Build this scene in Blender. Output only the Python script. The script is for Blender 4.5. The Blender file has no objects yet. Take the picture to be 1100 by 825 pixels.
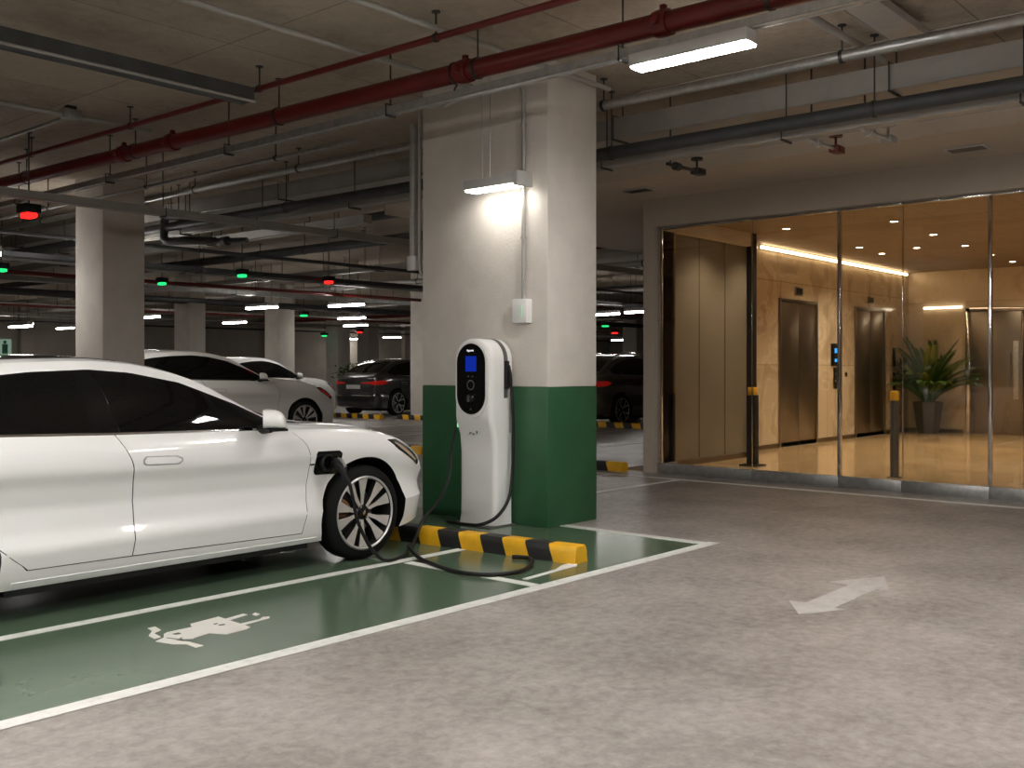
import bpy, bmesh, math, random
from mathutils import Vector, Matrix
from mathutils.bvhtree import BVHTree
random.seed(7)
S = bpy.context.scene
COL = S.collection
PI = math.pi

# ------------------------------------------------------------------ materials
def _new(name):
    m = bpy.data.materials.new(name); m.use_nodes = True
    nt = m.node_tree
    return m, nt, nt.nodes['Principled BSDF']

def mat(name, col, rough=.5, metal=0., var=0., scale=8., bump=0., bscale=60., coat=0., spec=.5, var_rough=0., stretch=(1,1,1), emit=None, est=0., detail=6, col2=None, world=False):
    m, nt, b = _new(name)
    b.inputs['Base Color'].default_value = (*col, 1)
    b.inputs['Roughness'].default_value = rough
    b.inputs['Metallic'].default_value = metal
    b.inputs['Specular IOR Level'].default_value = spec
    b.inputs['Coat Weight'].default_value = coat
    b.inputs['Coat Roughness'].default_value = .04
    if emit:
        b.inputs['Emission Color'].default_value = (*emit, 1)
        b.inputs['Emission Strength'].default_value = est
    if var or bump or var_rough or col2:
        tc = nt.nodes.new('ShaderNodeTexCoord'); mp = nt.nodes.new('ShaderNodeMapping')
        mp.inputs['Scale'].default_value = stretch
        nt.links.new(tc.outputs['Object'], mp.inputs['Vector'])
        n = nt.nodes.new('ShaderNodeTexNoise'); n.inputs['Scale'].default_value = scale
        n.inputs['Detail'].default_value = detail; n.inputs['Roughness'].default_value = .62
        nt.links.new(mp.outputs['Vector'], n.inputs['Vector'])
        if var or col2:
            mx = nt.nodes.new('ShaderNodeMix'); mx.data_type = 'RGBA'
            c2 = col2 if col2 else tuple(max(0, c*(1-var)) for c in col)
            c1 = col if col2 else tuple(min(1, c*(1+var)) for c in col)
            mx.inputs[6].default_value = (*c2, 1); mx.inputs[7].default_value = (*c1, 1)
            r = nt.nodes.new('ShaderNodeMapRange')
            r.inputs['From Min'].default_value = .32; r.inputs['From Max'].default_value = .68
            nt.links.new(n.outputs['Fac'], r.inputs['Value']); nt.links.new(r.outputs['Result'], mx.inputs[0])
            nt.links.new(mx.outputs[2], b.inputs['Base Color'])
        if var_rough:
            r2 = nt.nodes.new('ShaderNodeMapRange')
            r2.inputs['From Min'].default_value = .3; r2.inputs['From Max'].default_value = .7
            r2.inputs['To Min'].default_value = max(.02, rough-var_rough); r2.inputs['To Max'].default_value = rough+var_rough
            nt.links.new(n.outputs['Fac'], r2.inputs['Value']); nt.links.new(r2.outputs['Result'], b.inputs['Roughness'])
        if bump:
            n2 = nt.nodes.new('ShaderNodeTexNoise'); n2.inputs['Scale'].default_value = bscale; n2.inputs['Detail'].default_value = 5
            nt.links.new(mp.outputs['Vector'], n2.inputs['Vector'])
            bp = nt.nodes.new('ShaderNodeBump'); bp.inputs['Strength'].default_value = bump; bp.inputs['Distance'].default_value = .01
            nt.links.new(n2.outputs['Fac'], bp.inputs['Height']); nt.links.new(bp.outputs['Normal'], b.inputs['Normal'])
    return m

def layered_concrete(name, c_dark, c_mid, c_light, rough, vr, big=.35, fine=3.5, bump=.08, joints=None):
    """mottled concrete from a coarse and a streaky fine noise; optional board joints"""
    m, nt, b = _new(name)
    N = nt.nodes.new; L = nt.links.new
    tc = N('ShaderNodeTexCoord')
    n1 = N('ShaderNodeTexNoise'); n1.inputs['Scale'].default_value = big; n1.inputs['Detail'].default_value = 7; n1.inputs['Roughness'].default_value = .6
    n2 = N('ShaderNodeTexNoise'); n2.inputs['Scale'].default_value = fine; n2.inputs['Detail'].default_value = 9; n2.inputs['Roughness'].default_value = .72
    n2.inputs['Distortion'].default_value = .25
    for n in (n1, n2): L(tc.outputs['Object'], n.inputs['Vector'])
    ad = N('ShaderNodeMath'); ad.operation = 'MULTIPLY_ADD'; ad.inputs[1].default_value = .45
    mu = N('ShaderNodeMath'); mu.operation = 'MULTIPLY'; mu.inputs[1].default_value = .55
    L(n2.outputs['Fac'], mu.inputs[0]); L(n1.outputs['Fac'], ad.inputs[0]); L(mu.outputs[0], ad.inputs[2])
    cr = N('ShaderNodeValToRGB')
    e = cr.color_ramp.elements
    e[0].position = .28; e[0].color = (*c_dark, 1); e[1].position = .72; e[1].color = (*c_light, 1)
    x = cr.color_ramp.elements.new(.5); x.color = (*c_mid, 1)
    L(ad.outputs[0], cr.inputs[0])
    out = cr.outputs[0]
    if joints:
        br = N('ShaderNodeTexBrick'); br.inputs['Scale'].default_value = 1
        br.inputs['Brick Width'].default_value = joints[0]; br.inputs['Row Height'].default_value = joints[1]
        br.inputs['Mortar Size'].default_value = joints[2]; br.offset = 0
        br.inputs['Color1'].default_value = (1, 1, 1, 1); br.inputs['Color2'].default_value = (.86, .86, .86, 1); br.inputs['Mortar'].default_value = (.45, .43, .4, 1)
        L(tc.outputs['Object'], br.inputs['Vector'])
        mx = N('ShaderNodeMix'); mx.data_type = 'RGBA'; mx.blend_type = 'MULTIPLY'; mx.inputs[0].default_value = 1
        L(out, mx.inputs[6]); L(br.outputs['Color'], mx.inputs[7]); out = mx.outputs[2]
    L(out, b.inputs['Base Color'])
    r2 = N('ShaderNodeMapRange'); r2.inputs['From Min'].default_value = .35; r2.inputs['From Max'].default_value = .65
    r2.inputs['To Min'].default_value = rough+vr; r2.inputs['To Max'].default_value = rough-vr
    L(ad.outputs[0], r2.inputs['Value']); L(r2.outputs['Result'], b.inputs['Roughness'])
    if not bump: return m
    bp = N('ShaderNodeBump'); bp.inputs['Strength'].default_value = bump; bp.inputs['Distance'].default_value = .02
    n3 = N('ShaderNodeTexNoise'); n3.inputs['Scale'].default_value = 14; n3.inputs['Detail'].default_value = 4
    L(tc.outputs['Object'], n3.inputs['Vector']); L(n3.outputs['Fac'], bp.inputs['Height']); L(bp.outputs['Normal'], b.inputs['Normal'])
    return m

def marble(name, c1, c2, cv, rough, tile):
    m, nt, b = _new(name)
    N = nt.nodes.new; L = nt.links.new
    tc = N('ShaderNodeTexCoord')
    n1 = N('ShaderNodeTexNoise'); n1.inputs['Scale'].default_value = 1.3; n1.inputs['Detail'].default_value = 8; n1.inputs['Distortion'].default_value = 1.6
    L(tc.outputs['Object'], n1.inputs['Vector'])
    cr = N('ShaderNodeValToRGB'); e = cr.color_ramp.elements
    e[0].position = .35; e[0].color = (*c2, 1); e[1].position = .65; e[1].color = (*c1, 1)
    v = e.new(.49); v.color = (*c1, 1); v2 = e.new(.51); v2.color = (*cv, 1); v3 = e.new(.53); v3.color = (*c1, 1)
    L(n1.outputs['Fac'], cr.inputs[0])
    out = cr.outputs[0]
    if tile:
        mp = N('ShaderNodeMapping'); L(tc.outputs['Object'], mp.inputs['Vector'])
        mp.inputs['Rotation'].default_value = tile[3]
        br = N('ShaderNodeTexBrick'); br.inputs['Scale'].default_value = 1; br.offset = 0
        br.inputs['Brick Width'].default_value = tile[0]; br.inputs['Row Height'].default_value = tile[1]; br.inputs['Mortar Size'].default_value = tile[2]
        br.inputs['Color1'].default_value = (1, 1, 1, 1); br.inputs['Color2'].default_value = (.85, .84, .82, 1); br.inputs['Mortar'].default_value = (.5, .47, .42, 1)
        L(mp.outputs['Vector'], br.inputs['Vector'])
        mx = N('ShaderNodeMix'); mx.data_type = 'RGBA'; mx.blend_type = 'MULTIPLY'; mx.inputs[0].default_value = 1
        L(out, mx.inputs[6]); L(br.outputs['Color'], mx.inputs[7]); out = mx.outputs[2]
    L(out, b.inputs['Base Color']); b.inputs['Roughness'].default_value = rough
    return m

def worn_paint(name, col, under, amount, rough):
    m, nt, b = _new(name)
    N = nt.nodes.new; L = nt.links.new
    tc = N('ShaderNodeTexCoord')
    n = N('ShaderNodeTexNoise'); n.inputs['Scale'].default_value = 9; n.inputs['Detail'].default_value = 10; n.inputs['Roughness'].default_value = .75
    L(tc.outputs['Object'], n.inputs['Vector'])
    r = N('ShaderNodeMapRange'); r.inputs['From Min'].default_value = .58-amount*.2; r.inputs['From Max'].default_value = .80-amount*.2
    L(n.outputs['Fac'], r.inputs['Value'])
    mx = N('ShaderNodeMix'); mx.data_type = 'RGBA'
    mx.inputs[6].default_value = (*col, 1); mx.inputs[7].default_value = (*under, 1)
    mu = N('ShaderNodeMath'); mu.operation = 'MULTIPLY'; mu.inputs[1].default_value = amount
    L(r.outputs['Result'], mu.inputs[0]); L(mu.outputs[0], mx.inputs[0]); L(mx.outputs[2], b.inputs['Base Color'])
    b.inputs['Roughness'].default_value = rough
    return m

def glass_mat(name, tint, ior=1.5, refl=1.0):
    m = bpy.data.materials.new(name); m.use_nodes = True; nt = m.node_tree
    nt.nodes.remove(nt.nodes['Principled BSDF'])
    N = nt.nodes.new; L = nt.links.new
    t = N('ShaderNodeBsdfTransparent'); t.inputs[0].default_value = (*tint, 1)
    g = N('ShaderNodeBsdfGlossy'); g.inputs['Roughness'].default_value = .01; g.inputs[0].default_value = (refl, refl, refl, 1)
    f = N('ShaderNodeFresnel'); f.inputs[0].default_value = ior
    mx = N('ShaderNodeMixShader')
    L(f.outputs[0], mx.inputs[0]); L(t.outputs[0], mx.inputs[1]); L(g.outputs[0], mx.inputs[2])
    L(mx.outputs[0], nt.nodes['Material Output'].inputs['Surface'])
    return m

def emis(name, col, st):
    m = bpy.data.materials.new(name); m.use_nodes = True; nt = m.node_tree
    nt.nodes.remove(nt.nodes['Principled BSDF'])
    e = nt.nodes.new('ShaderNodeEmission'); e.inputs[0].default_value = (*col, 1); e.inputs[1].default_value = st
    nt.links.new(e.outputs[0], nt.nodes['Material Output'].inputs['Surface'])
    return m

WARM = (1.0, .93, .84)
M = dict(
 ceil=layered_concrete('ceiling_concrete', (.33, .27, .205), (.47, .395, .31), (.57, .49, .395), .85, .05, big=.7, fine=7, bump=.8, joints=(4.9, 2.45, .006)),
 floor=layered_concrete('polished_concrete', (.108, .094, .083), (.285, .259, .239), (.455, .422, .396), .38, .07, big=1.3, fine=15.0, bump=0),
 pillar=mat('pillar_plaster', (.70, .655, .595), .75, var=.07, scale=2.5, bump=.25, bscale=45),
 wallg=mat('wall_plaster', (.42, .38, .33), .8, var=.1, scale=1.2),
 green=mat('pillar_green', (.020, .092, .036), .5, var=.12, scale=3, bump=.15, bscale=50),
 greenfl=layered_concrete('green_floor_paint', (.060, .098, .062), (.078, .122, .078), (.098, .148, .096), .20, .03, big=.7, fine=3.2, bump=0),
 line=worn_paint('line_paint', (.72, .72, .69), (.34, .34, .31), .55, .45),
 line2=worn_paint('thin_line_paint', (.78, .76, .72), (.40, .37, .34), .5, .45),
 arrow=worn_paint('faded_arrow_paint', (.50, .485, .47), (.33, .305, .285), .7, .4),
 symbol=worn_paint('symbol_paint', (.68, .66, .62), (.4, .4, .36), .3, .45),
 white_car=mat('white_car_paint', (.85, .85, .84), .28, coat=1.0, spec=.5),
 white_car2=mat('pearl_car_paint', (.72, .70, .66), .3, coat=1.0),
 dark_car=mat('graphite_car_paint', (.045, .043, .042), .3, metal=.5, coat=1.0),
 grey_car=mat('bronze_grey_car_paint', (.16, .145, .13), .3, metal=.6, coat=1.0),
 car_glass=mat('tinted_glass', (.004, .004, .004), .03, spec=.32),
 black_gloss=mat('gloss_black', (.006, .006, .006), .08, spec=.35),
 black_soft=mat('soft_black_plastic', (.009, .009, .009), .5, var=.2, scale=30, spec=.3),
 rubber=mat('tyre_rubber', (.009, .009, .009), .8, bump=.1, bscale=80, spec=.15),
 alloy=mat('machined_alloy', (.66, .65, .63), .38, metal=.55),
 rim_dark=mat('rim_dark', (.05, .05, .05), .35, metal=.7),
 caliper=mat('caliper_rust', (.28, .15, .07), .6, metal=.3, var=.3, scale=40),
 disc=mat('brake_disc', (.25, .24, .23), .35, metal=1),
 chrome=mat('chrome', (.75, .75, .75), .12, metal=1),
 headlamp=mat('headlamp_lens', (.03, .03, .03), .04, spec=.8),
 lamp_in=mat('headlamp_reflector', (.75, .62, .48), .2, metal=.6),
 tail=mat('tail_lens', (.35, .008, .006), .1, emit=(1, .03, .02), est=.1),
 plate=mat('number_plate', (.45, .45, .44), .5),
 red=mat('red_pipe_paint', (.125, .008, .006), .35, var=.15, scale=6),
 reddark=mat('dark_red_valve', (.13, .014, .011), .45),
 galv=mat('galvanised_steel', (.46, .46, .45), .38, metal=.85, var=.15, scale=14),
 conduit=mat('pale_conduit', (.42, .405, .38), .42, metal=.25, var=.08, scale=12),
 dpipe=mat('dark_pipe', (.045, .046, .048), .5, var=.2, scale=5),
 tray=mat('grey_trunking', (.085, .087, .087), .5, metal=.4, var=.15, scale=6),
 duct=mat('duct_sheet', (.40, .38, .35), .5, metal=.2, var=.1, scale=3),
 rod=mat('hanger_steel', (.06, .06, .06), .5, metal=.7),
 housing=mat('light_housing', (.55, .54, .52), .5),
 tube=emis('tube_light', (1.0, .962, .925), 155.),
 tube_far=emis('far_tube_light', (1.0, .958, .90), 42.),
 wl=emis('pillar_light', (1.0, .95, .88), 21.),
 ind_r=emis('red_indicator', (1, .012, .010), 3.2), ind_g=emis('green_indicator', (.02, .8, .2), 1.5),
 ch_white=mat('charger_white', (.84, .835, .82), .33, coat=.4),
 ch_grey=mat('charger_grey', (.14, .135, .13), .4, metal=.4),
 screen=mat('blue_screen', (.004, .01, .12), .15, emit=(.005, .035, .5), est=.5),
 logo=emis('logo_white', (1, 1, 1), .9),
 faint=mat('faint_symbol', (.11, .11, .11), .3),
 leafgreen=mat('logo_green', (.01, .13, .05), .5),
 ink=mat('ink', (.06, .055, .055), .6),
 led_g=emis('green_led', (.15, 1, .4), 1.6), led_strip=mat('pale_green_window', (.38, .75, .46), .3, emit=(.3, 1, .45), est=.25),
 yellow=mat('hazard_yellow', (.78, .42, .012), .45, var=.1, scale=9, bump=.1, bscale=60),
 black=mat('hazard_black', (.012, .012, .012), .5, bump=.1),
 fascia=mat('painted_fascia', (.50, .43, .35), .6, var=.05, scale=1.5),
 soffit=mat('painted_soffit', (.60, .50, .39), .65, var=.04, scale=1.0),
 marble=marble('marble_wall', (.60, .49, .36), (.45, .36, .255), (.70, .61, .48), .14, (2.05, 1.45, .006, (PI/2, 0, 0))),
 stone=marble('stone_wall', (.64, .51, .35), (.57, .45, .30), (.67, .54, .38), .25, (1.4, 1.45, .004, (PI/2, 0, PI/2))),
 mfloor=marble('marble_floor', (.60, .43, .25), (.45, .31, .17), (.64, .48, .30), .09, (1.2, 1.2, .004, (0, 0, 0))),
 lceil=layered_concrete('lobby_ceiling_board', (.23, .165, .105), (.275, .197, .127), (.32, .235, .155), .6, .05, big=.4, fine=1.5, bump=.05, joints=(2.4, 1.2, .004)),
 panelb=mat('beige_panel', (.17, .148, .118), .22, var=.06, scale=1.4),
 steel=mat('brushed_steel', (.27, .235, .195), .33, metal=1, var=.06, scale=3, stretch=(20, 20, .3)),
 steeld=mat('dark_steel', (.17, .14, .11), .25, metal=1),
 glass=glass_mat('clear_glass', (.93, .92, .89), 1.5, .6),
 glow=emis('warm_cove_led', (1.0, .76, .46), 14), glow2=emis('warm_wall_led', (1.0, .86, .66), 8),
 dl=emis('downlight_lens', (1, .85, .62), 30),
 blue=emis('blue_display', (.05, .38, 1.), 1.6),
 leaf=mat('palm_leaf', (.045, .10, .012), .42, var=.45, scale=6), leaf2=mat('palm_leaf_yellow', (.24, .27, .03), .45, var=.3, scale=6),
 soil=mat('soil', (.03, .02, .012), .9, bump=.5), pot=mat('pot_brown', (.045, .034, .026), .45, var=.1),
 signw=mat('sign_face', (.45, .6, .5), .4, emit=(.5, .8, .62), est=.22), signg=mat('sign_figure', (.02, .16, .09), .5),
)

# ------------------------------------------------------------------ mesh builder
class MB:
    def __init__(s): s.v = []; s.f = []
    def add(s, vs, fs):
        o = len(s.v); s.v += [tuple(v) for v in vs]; s.f += [tuple(i+o for i in f) for f in fs]; return s
    def box(s, x0, x1, y0, y1, z0, z1, bev=0., seg=2):
        x0, x1 = sorted((x0, x1)); y0, y1 = sorted((y0, y1)); z0, z1 = sorted((z0, z1))
        if bev <= 0:
            return s.add([(x0,y0,z0),(x1,y0,z0),(x1,y1,z0),(x0,y1,z0),(x0,y0,z1),(x1,y0,z1),(x1,y1,z1),(x0,y1,z1)],
                  [(0,3,2,1),(4,5,6,7),(0,1,5,4),(1,2,6,5),(2,3,7,6),(3,0,4,7)])
        bm = bmesh.new()
        bmesh.ops.create_cube(bm, size=1)
        for v in bm.verts:
            v.co = Vector(((x0+x1)/2+v.co.x*(x1-x0), (y0+y1)/2+v.co.y*(y1-y0), (z0+z1)/2+v.co.z*(z1-z0)))
        bmesh.ops.bevel(bm, geom=bm.edges[:], offset=bev, segments=seg, affect='EDGES', profile=.5)
        bm.verts.index_update()
        s.add([v.co for v in bm.verts], [[v.index for v in f.verts] for f in bm.faces]); bm.free(); return s
    def tube(s, pts, r, n=10, cap=True):
        pts = [Vector(p) for p in pts]; k = len(pts)
        rr = r if isinstance(r, (list, tuple)) else [r]*k
        t0 = (pts[1]-pts[0]).normalized()
        up = Vector((0, 0, 1)) if abs(t0.z) < .9 else Vector((1, 0, 0))
        a = t0.cross(up).normalized(); rings = []
        for i in range(k):
            t = (pts[min(i+1, k-1)]-pts[max(i-1, 0)]).normalized()
            a = (a-t*a.dot(t)).normalized(); b = t.cross(a)
            rings.append([pts[i]+(a*math.cos(2*PI*j/n)+b*math.sin(2*PI*j/n))*rr[i] for j in range(n)])
        vs = [p for r_ in rings for p in r_]; fs = []
        for i in range(k-1):
            for j in range(n):
                j2 = (j+1) % n
                fs.append((i*n+j, i*n+j2, (i+1)*n+j2, (i+1)*n+j))
        if cap: fs += [tuple(range(n-1, -1, -1)), tuple(range((k-1)*n, k*n))]
        return s.add(vs, fs)
    def lathe(s, prof, n=32, axis='z', c=(0, 0, 0), closed=False):
        vs = []; fs = []; k = len(prof)
        for i in range(n):
            a = 2*PI*i/n
            for r, h in prof:
                x, y = r*math.cos(a), r*math.sin(a)
                p = (x, y, h) if axis == 'z' else ((x, h, y) if axis == 'y' else (h, x, y))
                vs.append((p[0]+c[0], p[1]+c[1], p[2]+c[2]))
        for i in range(n):
            i2 = (i+1) % n
            for j in range(k if closed else k-1):
                j2 = (j+1) % k
                f = (i*k+j, i2*k+j, i2*k+j2, i*k+j2)
                fs.append(f if axis != 'y' else f[::-1])
        return s.add(vs, fs)
    def prism(s, poly, z0, z1, fn=None):
        """poly of 2-D points, extruded; fn maps (u,v,w) to xyz"""
        fn = fn or (lambda u, v, w: (u, v, w))
        n = len(poly)
        vs = [fn(u, v, z0) for u, v in poly]+[fn(u, v, z1) for u, v in poly]
        fs = [tuple(range(n-1, -1, -1)), tuple(range(n, 2*n))]+[(i, (i+1) % n, n+(i+1) % n, n+i) for i in range(n)]
        return s.add(vs, fs)
    def grid(s, rows):
        k = len(rows[0]); vs = [p for r in rows for p in r]
        fs = [(i*k+j, i*k+j+1, (i+1)*k+j+1, (i+1)*k+j) for i in range(len(rows)-1) for j in range(k-1)]
        return s.add(vs, fs)
    def mesh(s, name, fix=True, smooth=40):
        me = bpy.data.meshes.new(name); me.from_pydata(s.v, [], s.f); me.update()
        if fix:
            bm = bmesh.new(); bm.from_mesh(me)
            bmesh.ops.recalc_face_normals(bm, faces=bm.faces[:]); bm.to_mesh(me); bm.free()
        if smooth:
            me.polygons.foreach_set('use_smooth', [True]*len(me.polygons))
            me.set_sharp_from_angle(angle=math.radians(smooth))
        return me
    def obj(s, name, m, parent=None, fix=True, smooth=40):
        me = s.mesh(name, fix, smooth)
        me.materials.append(M[m] if isinstance(m, str) else m)
        o = bpy.data.objects.new(name, me); COL.objects.link(o)
        if parent: o.parent = parent
        return o

def tag(o, label=None, cat=None, group=None, kind=None):
    if label: o['label'] = label
    if cat: o['category'] = cat
    if group: o['group'] = group
    if kind: o['kind'] = kind
    return o
def thing(name, label, cat, loc=(0, 0, 0), rz=0., group=None, kind=None):
    o = bpy.data.objects.new(name, None); COL.objects.link(o); o.location = loc; o.rotation_euler = (0, 0, rz)
    o.empty_display_size = .1
    return tag(o, label, cat, group, kind)
def kids(o): return [c for c in bpy.data.objects if c.parent == o]
def copy_tree(o, parent=None):
    c = o.copy(); COL.objects.link(c)
    if parent: c.parent = parent
    for ch in kids(o): copy_tree(ch, c)
    return c
def spline(pts, sub=8):
    P = [Vector(p) for p in pts]; P = [P[0]*2-P[1]]+P+[P[-1]*2-P[-2]]; out = []
    for i in range(1, len(P)-2):
        for k in range(sub):
            t = k/sub; a, b, c, d = P[i-1:i+3]
            out.append(.5*((2*b)+(c-a)*t+(2*a-5*b+4*c-d)*t*t+(3*b-a-3*c+d)*t**3))
    out.append(P[-2]); return out
def interp(tab, x):
    """monotone cubic through [(x,y)...] sorted by x"""
    n = len(tab)
    if x <= tab[0][0]: return tab[0][1]
    if x >= tab[-1][0]: return tab[-1][1]
    def sl(i): return (tab[i+1][1]-tab[i][1])/(tab[i+1][0]-tab[i][0])
    def tg(i):
        if i == 0: return sl(0)
        if i == n-1: return sl(n-2)
        a, b = sl(i-1), sl(i)
        return 0 if a*b <= 0 else 2*a*b/(a+b)
    for i in range(n-1):
        if tab[i][0] <= x <= tab[i+1][0]:
            h = tab[i+1][0]-tab[i][0]; t = (x-tab[i][0])/h
            return ((1+2*t)*(1-t)**2*tab[i][1]+t*(1-t)**2*h*tg(i)+t*t*(3-2*t)*tab[i+1][1]+t*t*(t-1)*h*tg(i+1))
def resample(pl, n):
    d = [0]
    for i in range(1, len(pl)): d.append(d[-1]+math.dist(pl[i], pl[i-1]))
    out = []
    for k in range(n):
        t = d[-1]*k/(n-1); i = 1
        while i < len(pl)-1 and d[i] < t: i += 1
        u = (t-d[i-1])/max(1e-9, d[i]-d[i-1])
        out.append(tuple(a+(b-a)*u for a, b in zip(pl[i-1], pl[i])))
    return out

# ------------------------------------------------------------------ the garage shell
CZ = 4.1
floor = MB().box(-9, 62, -9, 44, -.2, 0).obj('floor', 'floor', smooth=0); tag(floor, kind='structure')
def ceil_boxes():
    # main slab
    return MB().box(-9, 62, -9, 44, CZ, CZ+.25)
tag(ceil_boxes().obj('ceiling', 'ceil', smooth=0), kind='structure')
tag(MB().box(-9, 62, 44, 44.3, 0, CZ).obj('wall_back', 'wallg', smooth=0), kind='structure')
tag(MB().box(62, 62.3, -9, 44.3, 0, CZ).obj('wall_right', 'wallg', smooth=0), kind='structure')
tag(MB().box(-9.3, -9, -9, 44.3, 0, CZ).obj('wall_left', 'wallg', smooth=0), kind='structure')
tag(MB().box(-9.3, 62.3, -9.3, -9, 0, CZ).obj('wall_front', 'wallg', smooth=0), kind='structure')
# shallow ribs and a dark skirting along the far wall
k = 0
for x in (9.5, 14.0, 19.0, 23.2, 27.0, 31.5, 36.0, 41.0, 46.0):
    k += 1
    tag(MB().box(x, x+.55, 43.7, 44.0, 0, CZ).obj('trim_%d' % k, 'wallg', smooth=0), kind='structure')

# painted floor markings: thin films belonging to the floor
def paint(name, poly, m, z=.0, t=.003, label=None):
    o = MB().prism(poly, z, z+t).obj(name, m, floor, smooth=0)
    if label: o['label'] = label
    return o
def rect(x0, x1, y0, y1): return [(x0, y0), (x1, y0), (x1, y1), (x0, y1)]
paint('green_bay_paint', rect(-6, 7.13, 4.12, 8.6), 'greenfl', 0, .002, 'glossy green paint of the charging bay')
for r in (rect(-6, 7.24, 4.07, 4.17), rect(-6, 5.83, 5.40, 5.48), rect(7.10, 7.2, 4.17, 5.58), rect(5.02, 5.10, 4.18, 4.62), rect(5.02, 5.10, 4.80, 5.36)):
    paint('bay_line', r, 'line', .002, .003)
paint('bay_line', [(5.16, 4.33), (5.55, 4.36), (5.74, 4.36), (5.8, 4.40), (5.8, 4.46), (5.7, 4.46), (5.55, 4.40), (5.16, 4.37)], 'line', .002, .003)
for r in (rect(11.0, 11.08, -1.5, 9.5), rect(8.2, 11.0, 6.74, 6.82), rect(9.2, 11.0, 7.75, 7.82)):
    paint('lane_line', r, 'line2', .0, .003)
for y in (10.6, 13.0, 15.6, 18.2, 20.8, 23.4):
    paint('lane_line', rect(13.2 if y > 11 else 11.1, 18.6 if y < 20 else 17.4, y, y+.08), 'line2', 0, .003)
paint('lane_line', rect(13.1, 13.2, 10.6, 26), 'line2', 0, .003)
# plug symbol
plug = [(3.066,4.967),(3.259,4.993),(3.255,4.912),(3.242,4.664),(3.198,4.641),(3.072,4.635),(3.024,4.723),(2.924,4.70),(2.913,4.69),(2.823,4.75),(2.846,4.687),(2.863,4.645),(2.871,4.532),(2.825,4.529),(2.831,4.621),(2.786,4.673),(2.754,4.785),(2.821,4.82),(2.856,4.88),(2.888,4.904),(3.035,4.902)]
sy = MB()
sy.prism(plug, .002, .005)
sy.prism([(2.867,5.059),(2.91,5.057),(2.893,4.97),(2.835,4.942),(2.819,4.844),(2.777,4.834),(2.788,4.912),(2.854,4.991)], .002, .005)
sy.prism([(3.255,4.921),(3.388,4.947),(3.394,4.912),(3.255,4.879)], .002, .005)
sy.prism([(3.411,4.892),(3.45,4.919),(3.447,4.867),(3.411,4.855)], .002, .005)
sy.prism([(3.245,4.765),(3.377,4.772),(3.419,4.802),(3.45,4.782),(3.43,4.753),(3.366,4.748),(3.245,4.729)], .002, .005)
o = sy.obj('plug_symbol', 'symbol', floor, smooth=0); o['label'] = 'white electric plug symbol'
hs = MB()
hs.prism([(3.145,4.87),(3.17,4.872),(3.165,4.855),(3.145,4.853)], .005, .0058).prism([(3.15,4.83),(3.185,4.825),(3.18,4.805),(3.15,4.81)], .005, .0058)
hs.prism([(2.885,4.85),(2.925,4.85),(2.92,4.815),(2.89,4.82)], .005, .0058).prism([(2.865,4.745),(2.885,4.75),(2.88,4.735),(2.865,4.73)], .005, .0058)
hs.prism([(2.82,4.80),(2.83,4.80),(2.87,4.71),(2.86,4.70)], .005, .0058)
hs.obj('symbol_gap', 'greenfl', floor, smooth=0)
paint('arrow_marking', [(6.39,2.807),(6.807,2.59),(6.381,2.398),(6.377,2.481),(5.737,2.475),(5.738,2.40),(5.454,2.563),(5.738,2.761),(5.737,2.655),(6.387,2.662)], 'arrow', 0, .003, 'faded white double-headed arrow')

# pillars
def pillar(name, x0, x1, y0, y1, label, top=CZ, gh=1.23):
    t = thing(name, label, 'pillar', ((x0+x1)/2, (y0+y1)/2, 0), kind='structure')
    hx, hy = (x1-x0)/2, (y1-y0)/2
    MB().box(-hx, hx, -hy, hy, gh, top, .012).obj('plaster_shaft', 'pillar', t)
    MB().box(-hx-.002, hx+.002, -hy-.002, hy+.002, 0, gh, .012).obj('painted_base', 'green' if gh > .5 else 'pillar', t)
    return t
pillar('pillar', 6.93, 7.65, 5.58, 7.14, 'large pillar with green base behind the charger')
pillar('pillar', 7.03, 7.66, 13.6, 14.4, 'second pillar, beyond the roof of the plugged-in white car', gh=.3)
pillar('pillar', 16.5, 17.05, 26.8, 27.6, 'pillar rising behind the roof of the beige-white car', gh=.3)
pillar('pillar', 20.05, 20.65, 27.25, 28.05, 'pillar rising behind the roof of the second white car', gh=.3)
pillar('pillar', 19.72, 20.4, 19.9, 20.8, 'pillar just left of the large green pillar', gh=.12)
pillar('pillar', 29.0, 29.7, 35.2, 36.0, 'far pillar beside a green plant', gh=.12)
pillar('pillar', 33.2, 33.9, 38.0, 38.8, 'far pillar behind the dark car', gh=.12)
pillar('pillar', 41.8, 42.5, 28.1, 28.9, 'far pillar beside the lobby corner', gh=.12)

# ------------------------------------------------------------------ lobby
LX, LB, LY, RZ = 11.6, 22.7, 8.1, -2.5
lf = MB().box(LX+.02, LB, RZ, 8.1, -.02, .012).obj('floor', 'mfloor', smooth=0); lf.name = 'floor_lobby'; tag(lf, kind='structure')
tag(MB().box(LX+.1, 14.44, RZ, 7.61, 3.48, 3.6).box(14.44, LB, RZ, LY, 3.48, 3.6).obj('ceiling_lobby', 'lceil', smooth=0), kind='structure')
tag(MB().box(14.5, LB+.2, LY, LY+.2, 0, 3.6).obj('wall_lobby_side', 'marble', smooth=0), kind='structure')
tag(MB().box(LB, LB+.2, RZ, LY, 0, 3.6).obj('wall_lobby_back', 'stone', smooth=0), kind='structure')
tag(MB().box(LX, LB+.2, RZ-.2, RZ, 0, 3.6).obj('wall_lobby_end', 'stone', smooth=0), kind='structure')
tag(MB().box(12.2, 14.4, 7.62, 7.75, 0, 3.6).obj('wall_lobby_corner', 'panelb', smooth=0), kind='structure')
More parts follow.
